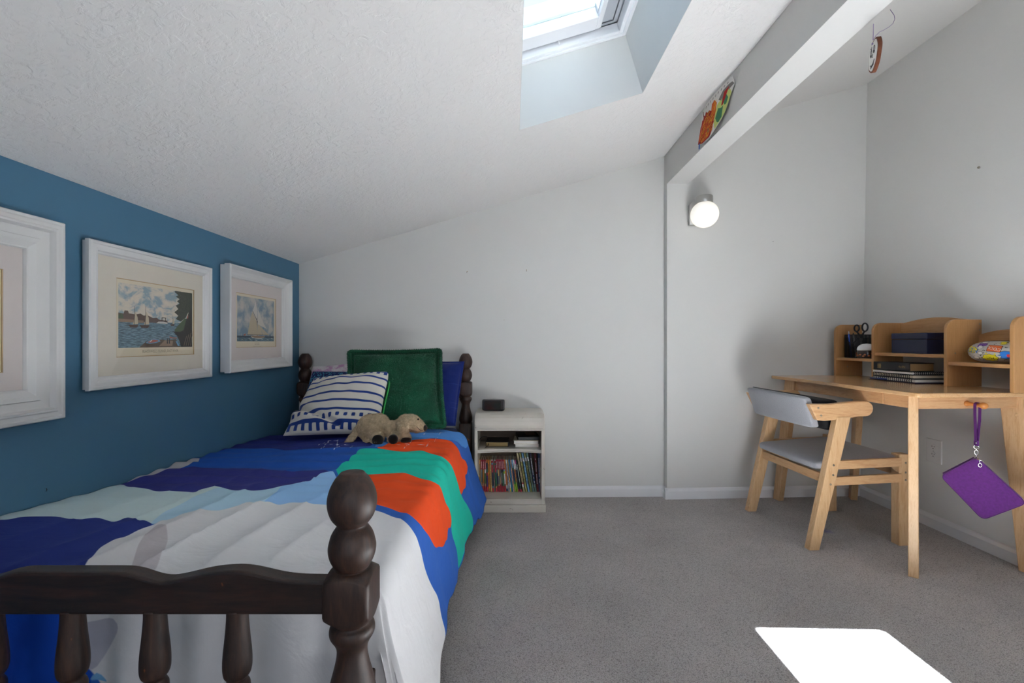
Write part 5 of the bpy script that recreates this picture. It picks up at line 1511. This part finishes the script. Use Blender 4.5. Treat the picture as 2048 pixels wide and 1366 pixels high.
spiral('notebook', 'white-paged notebook with thick black spiral, lowest on the folder', .468, .520, ZT + .0058, R(-1), .190, .255, .016, 'page_white', 'cover_black', 'wire_black', 'a', 20)
spiral('notebook', 'cream-paged notebook with black spiral in the middle of the stack', .462, .530, ZT + .0250, R(-2), .165, .245, .016, 'page_cream', 'cover_black', 'wire_black', 'a', 22)
spiral('notebook', 'slim white pad with a dark spiral on its short side, directly under the thick book', .468, .540, ZT + .0445, R(0), .175, .235, .010, 'page_white', 'page_white', 'wire_black', 'b', 16)
t = dthing('pen', 'dark blue pen lying against the spiral of the lower notebook', 'pen', .366, .60, ZT + .0055, R(-2))
obj('barrel', MB().tube([(-.004, -.055, .0052), (.0, .055, .0052)], .0045, 10), 'pen_navy', t, **L)
obj('clip', MB().tube([(-.0058, .015, .0095), (-.0045, .052, .0095)], .0011, 6), 'steel', t, **L)
t = dthing('book', 'thick black leather book with gilt edges on top of the notebook stack', 'book', .452, .545, ZT + .0582, R(0), stack)
obj('cover', MB().bx(-.068, .064, -.108, .108, 0, .003).bx(-.068, .064, -.108, .108, .039, .042).bx(-.069, -.064, -.108, .108, 0, .042), 'black_leather', t, bevel=.0025, segs=3, **L)
obj('pages', MB().bx(-.064, .061, -.105, .105, .003, .039), 'page_edges', t, **L)
m_ = MB()
for a in range(3):
    for b_ in range(4): m_.box((-.0695, .072 - .010 + a * .008, .010 + b_ * .0065), (.0006, .0055, .0042))
for a in range(3):
    m_.box((-.0695, .062 + a * .008, .0195), (.0005, .002, .024))
obj('gold_emblem', m_, 'gold_leaf', t, **L)
m_ = MB()
add_text(m_, '4x4N', .017, lambda a, b_: Vector((-.0697, -.066 - a, .021 + b_)))
obj('gold_lettering', m_, 'gold_leaf', t, **L)

# pen organiser
t = dthing('pen_cup', 'black mesh pen holder on the far shelf of the hutch', 'pen holder', .492, .873, .8822)
m_ = MB(); hh = .140; s2 = .053
for z in (.002, hh - .002): 
    m_.tube([(-s2, -s2, z), (s2, -s2, z), (s2, s2, z), (-s2, s2, z)], .0022, 6, closed=True)
for (x0, y0, x1, y1) in ((-s2, -s2, s2, -s2), (s2, -s2, s2, s2), (s2, s2, -s2, s2), (-s2, s2, -s2, -s2)):
    N = 26
    for k in range(N + 1):
        x = x0 + (x1 - x0) * k / N; y = y0 + (y1 - y0) * k / N
        m_.tube([(x, y, 0), (x, y, hh)], .0011, 4)
    for k in range(1, 32):
        m_.tube([(x0, y0, hh * k / 32), (x1, y1, hh * k / 32)], .0011, 4)
m_.bx(-s2, s2, -s2, s2, 0, .003)
obj('mesh_body', m_, 'near_black', t, **L)
m_ = MB().bx(-.048, .048, -.048, .048, .004, .006)
obj('divider', MB().bx(-.002, .002, -.05, .05, .004, .118), 'near_black', t, **L)
obj('front_loop', MB().tube([(-s2 - .001, -.050 + .100 * k / 10, .122 - .036 * math.sin(math.pi * k / 10)) for k in range(11)], .0028, 6), 'near_black', t, **L)
t = dthing('scissors', 'scissors with black handles sticking up from the mesh pen holder', 'scissors', .475, .845, .8870)
for (dx, dy, rz) in ((-.012, .018, .20), (.010, -.016, -.22)):
    c = Vector((dx, dy, .172 if dy > 0 else .177))
    rng = [(c.x, c.y + (.0185 if dy > 0 else .020) * math.cos(a), c.z + (.019 if dy > 0 else .024) * math.sin(a)) for a in np.linspace(0, 2 * math.pi, 19)[:-1]]
    obj('handle', MB().tube(rng, .0044, 8, closed=True).tube([(c.x, c.y, c.z - .020), (0, -dy * .2, .115)], .0048, 8), 'near_black', t, **L)
obj('blades', MB().hexa([(-.002, -.003, .006), (.001, -.003, .006), (.001, .001, .006), (-.002, .001, .006), (-.002, -.009, .115), (.001, -.009, .115), (.001, .009, .115), (-.002, .009, .115)]), 'steel', t, **L)
pens = [('pencil', 'yellow pencil standing in the mesh pen holder', 'pencil', 'pencil_yellow', .455, .893, .145), ('pen', 'bright blue pen standing in the mesh pen holder', 'pen', 'pen_blue', .448, .884, .138),
        ('pen', 'navy pen standing low in the mesh pen holder', 'pen', 'pen_navy', .462, .905, .118), ('marker', 'white-capped marker standing in the mesh pen holder', 'marker', 'glossy_white', .458, .862, .135)]
for nm_, lb, ct, mt_, u, v, hgt in pens:
    t = dthing(nm_, lb, ct, u, v, .8872)
    obj('barrel', MB().tube([(0, 0, 0), (-.010, .008, hgt)], .0042, 8), mt_, t, **L)
    obj('tip', MB().tube([(-.010, .008, hgt), (-.0105, .0084, hgt + .010)], [.0040, .0018], 8), 'frame_white' if nm_ != 'marker' else 'near_black', t, **L)
t = dthing('pencil_sharpener', 'white domed electric pencil sharpener with a dark clear base in the hutch', 'pencil sharpener', .450, .775, .8822)
obj('shavings_bin', MB().lathe([(.040, 0), (.0445, .003), (.046, .012), (.0465, .040), (.044, .050)], (0, 0, 0), 30), 'smoke_plastic', t, **L)
obj('dome', MB().lathe([(.0455, .046), (.0468, .052), (.044, .064), (.036, .075), (.022, .083), (.001, .086)], (0, 0, 0), 30), 'glossy_white', t, **L)
m_ = MB(); rr = random.Random(2)
for k in range(14):
    a = rr.uniform(0, 6.28); m_.ball((.0462 * math.cos(a), .0462 * math.sin(a), rr.uniform(.01, .03)), (.006, .006, .005), 0, 8, 6)
obj('shavings', m_, 'shavings', t, **L)

# comic pencil pouch
t = dthing('pencil_case', 'comic-print pencil case with speech bubbles on the near hutch shelf', 'pencil case', .478, .118, .8854)
A_, B_, C_ = .050, .112, .048
def pouch(v, ph):     # v in -1..1 along the length ; ph angle
    r = (1 - abs(v) ** 3.2) ** .5
    bot = 1.0
    x = -A_ * r * math.cos(ph); z = C_ + C_ * r * math.sin(ph)
    return Vector((x, B_ * v, max(z, .001)))
m_ = MB().grid(lambda i, j: pouch(-.999 + 1.998 * i, 2 * math.pi * j), 40, 41)
plain('pouch_base', '#b3aea8', .6)
pw = obj('body', m_, 'pouch_base', t, weld=True, **L)
def pmap(a, b_, h=.0006):       # a along the case (metres, + to the right seen from the desk chair), b up round the case
    v = -a / B_; ph = b_ / .055 + .10
    r_ = (1 - min(.999, abs(v)) ** 3.2) ** .5
    p = pouch(v, ph); n_ = Vector((-math.cos(ph), 0, math.sin(ph)))
    return p + n_ * h
def patch(poly, mat, h):
    # subdivide the patch so that it follows the bulge
    m2 = MB(); f = m2.bm.faces.new([m2.bm.verts.new((a, b_, 0)) for a, b_ in poly])
    bmesh.ops.triangulate(m2.bm, faces=[f])
    for _ in range(3): bmesh.ops.subdivide_edges(m2.bm, edges=[e_ for e_ in m2.bm.edges if e_.calc_length() > .006], cuts=1)
    bmesh.ops.triangulate(m2.bm, faces=m2.bm.faces[:])
    for v in m2.bm.verts: v.co = pmap(v.co.x, v.co.y, h)
    return m2
plain('c_yellow', '#d9c81f', .6); plain('c_orange', '#d8662a', .6); plain('c_blue', '#1f6fc0', .6); plain('c_purple', '#6d3f95', .6); plain('c_red', '#d0232b', .6); plain('c_black', '#1a1a1c', .6); plain('c_white', '#d9d6d0', .6)
m_ = MB(); mats_ = ['c_yellow', 'c_orange', 'c_blue', 'c_purple', 'c_red', 'c_black', 'c_white']
def merge(m2, mi):
    mp_ = {v: m_.bm.verts.new(v.co) for v in m2.bm.verts}
    for f in m2.bm.faces:
        nf = m_.bm.faces.new([mp_[v] for v in f.verts]); nf.material_index = mi
    m2.bm.free()
def star(cx, cy, r1, r2, n_, ph=0): return [(cx + (r1 if k % 2 else r2) * math.cos(ph + math.pi * k / n_), cy + (r1 if k % 2 else r2) * .8 * math.sin(ph + math.pi * k / n_)) for k in range(2 * n_)]
def blob(cx, cy, r, n_=9, k_2=.16): return [(cx + r * (1 + k_2 * math.cos(n_ * a)) * math.cos(a), cy + r * .62 * (1 + k_2 * math.cos(n_ * a)) * math.sin(a)) for a in np.linspace(0, 2 * math.pi, 36, endpoint=False)]
for poly, mi, h in ((blob(-.066, .006, .026, 5), 5, .0004), (blob(-.066, .006, .024, 5), 0, .0007), (blob(-.082, .030, .010, 5), 0, .0007),
                    ([(-.048, .022), (-.010, .028), (-.012, .046), (-.046, .044)], 3, .0004), (star(-.032, .02, .012, .007, 7), 6, .0008),
                    ([(-.004, -.001), (.052, -.006), (.054, .030), (-.001, .034)], 5, .0004), ([(-.002, .001), (.050, -.004), (.052, .028), (.001, .032)], 1, .0007),
                    (blob(.008, -.034, .031, 8, .10), 5, .0004), (blob(.008, -.034, .029, 8, .10), 0, .0007),
                    (star(.045, .050, .018, .009, 8), 5, .0004), (star(.045, .050, .016, .007, 8), 0, .0007),
                    (star(.068, -.020, .030, .018, 9), 5, .0004), (star(.068, -.020, .027, .016, 9), 2, .0007), (star(.078, -.024, .012, .007, 9), 4, .001),
                    (blob(-.028, -.010, .012, 6), 5, .0004), (blob(-.028, -.010, .010, 6), 6, .0007), (star(-.004, -.012, .007, .003, 5), 0, .0007),
                    (blob(-.050, -.036, .014, 6), 5, .0004), (blob(-.050, -.036, .012, 6), 6, .0007), (star(.030, -.014, .006, .003, 5), 0, .0007), (blob(-.030, .055, .014, 7), 5, .0004), (blob(-.030, .055, .012, 7), 6, .0007)):
    merge(patch(poly, None, h), mi)
rr = random.Random(12)
for k in range(110):
    a_, b_2 = rr.uniform(-.098, .098), rr.uniform(-.062, .062)
    if ((a_ + .066) ** 2 + (b_2 - .006) ** 2) < .0007 or (-.006 < a_ < .055 and -.008 < b_2 < .036) or (abs(a_ - .008) < .033 and abs(b_2 + .034) < .021) or (a_ - .068) ** 2 + (b_2 + .02) ** 2 < .0009: continue
    s_3 = rr.uniform(.0022, .005)
    merge(patch(star(a_, b_2, s_3, s_3 * .45, rr.choice([2, 3, 4]), rr.uniform(0, 3)), None, .0005), 5)
obj('printed_bubbles', m_, mats_, pw, **L)
m_ = MB()
def tmap(cx, cy, rot, h=.0012):
    c_, s_2 = math.cos(rot), math.sin(rot)
    return lambda a, b_: pmap(cx + a * c_ - b_ * s_2, cy + a * s_2 + b_ * c_, h)
add_text(m_, 'HEY', .032, tmap(-.066, .006, R(180 - 12)), 2)
add_text(m_, 'COOL', .0195, tmap(.025, .013, R(180 - 14)), 6)
add_text(m_, 'Hi!!', .020, tmap(.008, -.034, R(180 - 4)), 5)
obj('printed_words', m_, mats_, pw, **L)
obj('zipper', MB().tube([pouch(v, R(98)) + Vector((0, 0, .001)) for v in np.linspace(-.93, .93, 24)], .0022, 6), 'c_black', t, **L)

# ------------------------------------------------------------------ purple pouch on the peg
pt = DM @ Vector((.298, .042, .7155))       # strap sits here on the peg
bt = Vector((1.912, 1.88, .500)); tv = Vector((.72, -.694, 0)).normalized(); nv_ = Vector((-.694, -.72, 0)).normalized()
bt = Vector((pt.x - .004, pt.y, .500))
bag = thing('pouch_bag', 'purple zip pouch hanging by its wrist strap from the wooden desk peg', 'pouch', tuple(bt))
def B3(s, z, n_=0): return bt + tv * s + Vector((0, 0, z)) + nv_ * n_
cn = [Vector((0, 0)), Vector((-.110, -.100)), Vector((.018, -.256)), Vector((.140, -.157))]
def roundpoly(pts, r, n_=6):
    out_ = []
    N = len(pts)
    for i in range(N):
        p = pts[i]; a = (pts[i - 1] - p).normalized(); b_ = (pts[(i + 1) % N] - p).normalized()
        p0, p1 = p + a * r, p + b_ * r
        for k in range(n_ + 1):
            t_ = k / n_; out_.append(p0 * (1 - t_) ** 2 + p * 2 * t_ * (1 - t_) + p1 * t_ ** 2)
    return out_
rp = roundpoly(cn, .022)
cen = sum(cn, Vector((0, 0))) / 4
m_ = MB(); rings = []
for sc, off in ((.0, .0205), (.45, .0200), (.80, .0185), (.95, .0170), (.99, .0140), (1.0, .010), (1.0, -.010), (.99, -.0140), (.95, -.0170), (.8, -.0185), (.0, -.0205)):
    if sc == 0: rings.append([m_.bm.verts.new(B3(cen.x, cen.y, off))])
    else: rings.append([m_.bm.verts.new(B3(*(cen + (p - cen) * sc), off)) for p in rp])
N = len(rp)
for a, b_ in zip(rings[:-1], rings[1:]):
    for i in range(N):
        if len(a) == 1: f = m_.bm.faces.new([a[0], b_[i], b_[(i + 1) % N]])
        elif len(b_) == 1: f = m_.bm.faces.new([a[i], b_[0], a[(i + 1) % N]])
        else: f = m_.bm.faces.new([a[i], b_[i], b_[(i + 1) % N], a[(i + 1) % N]])
        f.smooth = True
obj('pouch', m_, 'purple_fabric', bag)
obj('piping', MB().tube([B3(*(cen + (p - cen) * .990), .0145) for p in rp], .0016, 6, closed=True), 'purple_strap', bag)
obj('piping', MB().tube([B3(*(cen + (p - cen) * .990), -.0145) for p in rp], .0016, 6, closed=True), 'purple_strap', bag)
zp = [cn[0].lerp(cn[1], f) for f in np.linspace(.06, .92, 12)]
obj('zipper', MB().tube([B3(p.x * 1.0 - .001, p.y + .002, 0) for p in zp] , .0022, 6), 'purple_strap', bag)
obj('zipper_pull', MB().tube([B3(.010 + .005 * math.cos(a), -.030 + .008 * math.sin(a), .0185) for a in np.linspace(0, 2 * math.pi, 15)[:-1]], .0016, 6, closed=True)
    .tube([B3(.004, -.004, .010), B3(.008, -.012, .0165), B3(.010, -.022, .0185)], .0018, 6).tube([B3(.0, -.008, .014), B3(.022, -.014, .014)], .0022, 6), 'chrome', bag)
# strap: a webbing loop over the peg
def ribbon(path, wdt, th, m_):
    for p0, p1 in zip(path[:-1], path[1:]):
        d_ = (p1 - p0).normalized(); n2 = nv_ if abs(d_.dot(nv_)) < .9 else Vector((0, 0, 1))
        w2 = Vector((.0, 1, 0)) * wdt / 2; n2 = d_.cross(Vector((0, 1, 0))).normalized() * th / 2
        m_.hexa([p0 - w2 - n2, p0 + w2 - n2, p0 + w2 + n2, p0 - w2 + n2, p1 - w2 - n2, p1 + w2 - n2, p1 + w2 + n2, p1 - w2 + n2])
    return m_
rpg = .0105
path = [bt + Vector((-.002, 0, .050)), pt + Vector((-.0100, 0, -.04)), pt + Vector((-rpg, 0, -.002))] + [pt + Vector((-rpg * math.cos(a), 0, rpg * math.sin(a))) for a in np.linspace(0, math.pi, 9)[1:-1]] + [pt + Vector((rpg, 0, -.002)), pt + Vector((.0095, 0, -.06)), bt + Vector((.003, 0, .050))]
obj('wrist_strap', ribbon(path, .011, .0018, MB()), 'purple_strap', bag)
obj('strap_end', MB().box(bt + Vector((0, 0, .056)), (.010, .015, .022)), 'purple_strap', bag, bevel=.002)
obj('strap_rivet', MB().ball(bt + Vector((-.0055, -.004, .058)), .0032), 'chrome', bag)
m_ = MB()
m_.tube([bt + Vector((.008 * math.cos(a) * .72, -.008 * math.cos(a) * .7, .040 + .007 * math.sin(a))) for a in np.linspace(0, 2 * math.pi, 13)[:-1]], .0015, 6, closed=True)
m_.tube([bt + Vector((.0, 0, .035)), bt + Vector((0, 0, .028))], .0035, 8)
m_.tube([bt + Vector((.0055 * math.cos(a) * .72, -.0055 * math.cos(a) * .7, .018 + .010 * math.sin(a))) for a in np.linspace(0, 2 * math.pi, 13)[:-1]], .0016, 6, closed=True)
m_.tube([bt + Vector((0, 0, .010)), bt + Vector((0, 0, -.004))], .002, 6)
obj('swivel_clasp', m_, 'chrome', bag)

# ------------------------------------------------------------------ chair (own frame: a forward to the desk, b away from the camera)
CA = R(4)
ch = thing('desk_chair', 'light oak armchair with grey fabric seat and back pushed to the desk', 'chair', (1.416, 2.150, 0), CA)
WB = .488
def backleg(b0):
    m_ = MB(); t_ = .036
    def q4(a, z, w_2): return [(a - w_2 / 2, b0 - t_ / 2, z), (a + w_2 / 2, b0 - t_ / 2, z), (a + w_2 / 2, b0 + t_ / 2, z), (a - w_2 / 2, b0 + t_ / 2, z)]
    m_.hexa(q4(-.0, 0, .050) + q4(.148, .625, .068))
    return m_
for b0 in (0.0, WB):
    lg = obj('leg', backleg(b0), 'oak_z', ch, bevel=.003, **L)
    for (fa, z) in (((.338 / .625) * .148 + .012, .352), ((.315 / .625) * .148 + .005, .3085), ((.36 / .625) * .148 + .01, .398)):
        Ms = Matrix.Translation((fa, b0 - .0185, z)) @ Matrix.Rotation(R(90), 4, 'X')
        obj('screw', MB().lathe([(.0048, -.002), (.0048, .001), (.003, .0018)], (0, 0, 0), 14, 0, Ms), 'dark_metal', lg, **L)
for b0 in (0.0, WB):
    lg = obj('leg', MB().bx(.440, .492, b0 - .002, b0 + .044, 0, .439), 'oak_z', ch, bevel=.003, **L) if b0 == 0 else obj('leg', MB().bx(.440, .492, b0 - .044, b0 + .002, 0, .439), 'oak_z', ch, bevel=.003, **L)
    yb_ = b0 - .002 if b0 == 0 else b0 + .002
    for z in (.352, .316, .398):
        Ms = Matrix.Translation((.472, (-.0025 if b0 == 0 else WB + .0025), z)) @ Matrix.Rotation(R(90 if b0 == 0 else -90), 4, 'X')
        obj('screw', MB().lathe([(.0048, -.002), (.0048, .001), (.003, .0018)], (0, 0, 0), 14, 0, Ms), 'dark_metal', lg, **L)
for b0 in (0.004, WB - .004):
    s_ = -1 if b0 < .1 else 1
    def railmb(z0, z1, zz0, zz1):
        y0, y1 = b0 - .009, b0 + .009
        return MB().hexa([(.085, y0, z0), (.45, y0, zz0), (.45, y1, zz0), (.085, y1, z0), (.085, y0, z1), (.45, y0, zz1), (.45, y1, zz1), (.085, y1, z1)])
    obj('side_rail', railmb(.372, .413, .382, .423), 'oak_x', ch, bevel=.002, **L)
    obj('side_rail', railmb(.296, .335, .306, .348), 'oak_x', ch, bevel=.002, **L)
obj('back_rail', MB().bx(.060, .080, .016, WB - .016, .308, .350), 'oak_y', ch, bevel=.002, **L)
obj('front_rail', MB().bx(.452, .472, .04, WB - .04, .330, .372), 'oak_y', ch, bevel=.002, **L)
# arms
def armpoly():
    top_ = [(-.022, .686), (.02, .685), (.08, .6845), (.13, .689), (.18, .694), (.225, .697)]
    out_ = list(top_)
    for k in range(9):
        a = R(90 - 180 * k / 8); out_.append((.262 + .036 * math.cos(a), .661 + .036 * math.sin(a)))
    out_ += [(.22, .6245), (.17, .614), (.10, .609), (.055, .606), (.018, .609)]
    return out_
for b0 in (-.0, WB):
    y0, y1 = b0 - .014, b0 + .014
    ar = obj('armrest', MB().prism(armpoly(), lambda a, z: Vector((a, y0, z)), lambda a, z: Vector((a, y1, z))), 'oak_x', ch, bevel=.005, segs=3, **L)
    for (fa, z) in ((.022, .668), (.036, .632)):
        yy = y0 - .0005 if b0 < .1 else y1 + .0005
        Ms = Matrix.Translation((fa, yy, z)) @ Matrix.Rotation(R(90 if b0 < .1 else -90), 4, 'X')
        obj('screw', MB().lathe([(.0048, -.002), (.0048, .001), (.003, .0018)], (0, 0, 0), 14, 0, Ms), 'dark_metal', ar, **L)
# upholstered back, leaning, with a shallow curve
def slab(fn, nu=28, nv=28, nedge=6):
    """closed box-like pad from fn(u, v, w) with u,v,w in -1..1 (superellipsoid edges)."""
    m_ = MB(); g = {}
    def sg(x, p): return math.copysign(abs(x) ** p, x)
    NU, NV = 64, 32
    vs_ = []
    for i in range(NV + 1):
        ph = -math.pi / 2 + math.pi * i / NV
        row = []
        for j in range(NU):
            th = 2 * math.pi * j / NU
            u = sg(math.cos(ph), .22) * sg(math.cos(th), .13); v = sg(math.cos(ph), .22) * sg(math.sin(th), .13); w_2 = sg(math.sin(ph), .45)
            row.append(m_.bm.verts.new(fn(u, v, w_2)))
        vs_.append(row)
    for i in range(NV):
        for j in range(NU):
            try:
                f = m_.bm.faces.new([vs_[i][j], vs_[i][(j + 1) % NU], vs_[i + 1][(j + 1) % NU], vs_[i + 1][j]]); f.smooth = True
            except ValueError: pass
    return m_
def backfn(u, v, w_):
    b_ = .5 * WB + u * (.5 * WB - .012 - (0.010 if v > 0 else -.014) * 0)
    z = .645 + v * .076 - .004 * u * u
    a = .012 - v * .028 + w_ * .026 - .026 * (1 - u * u) + .0
    if v < -.6: b_ += 0
    return Vector((a, b_ - .006 * v, z))
bk_ = obj('backrest', slab(backfn), 'chair_fabric', ch, weld=True, **L)
obj('seam', MB().tube([backfn(u, .985, .55) + Vector((.0, 0, .003)) for u in np.linspace(-.93, .93, 24)], .0026, 6), 'device_black', bk_, **L)
def seatfn(u, v, w_):
    a = .245 + u * .215
    hb = .5 * WB - .014
    b_ = .5 * WB + v * hb
    z = .385 + .014 * (u + 1) + w_ * .021 + .006 * (1 - u * u) * (1 - v * v) * (1 if w_ > 0 else 0)
    return Vector((a, b_, z))
obj('seat', slab(seatfn), 'chair_fabric', ch, weld=True, **L)

t = thing('lumbar_cushion', 'black soft cushion hung on the inner side of the grey chair back', 'cushion', tuple(MW[ch] @ Vector((.135, .20, .545))), CA)
def lumb(u, v, w_): return Vector((.0 + w_ * .050 - v * .012, u * .165, .078 + v * .074))
obj('pad', slab(lumb), 'bag_black', t, weld=True, **L)
obj('strap', MB().tube([(-.03, 0, .12), (-.09, 0, .145), (-.12, 0, .15)], .003, 6), 'bag_black', t, **L)

SC.camera = camo
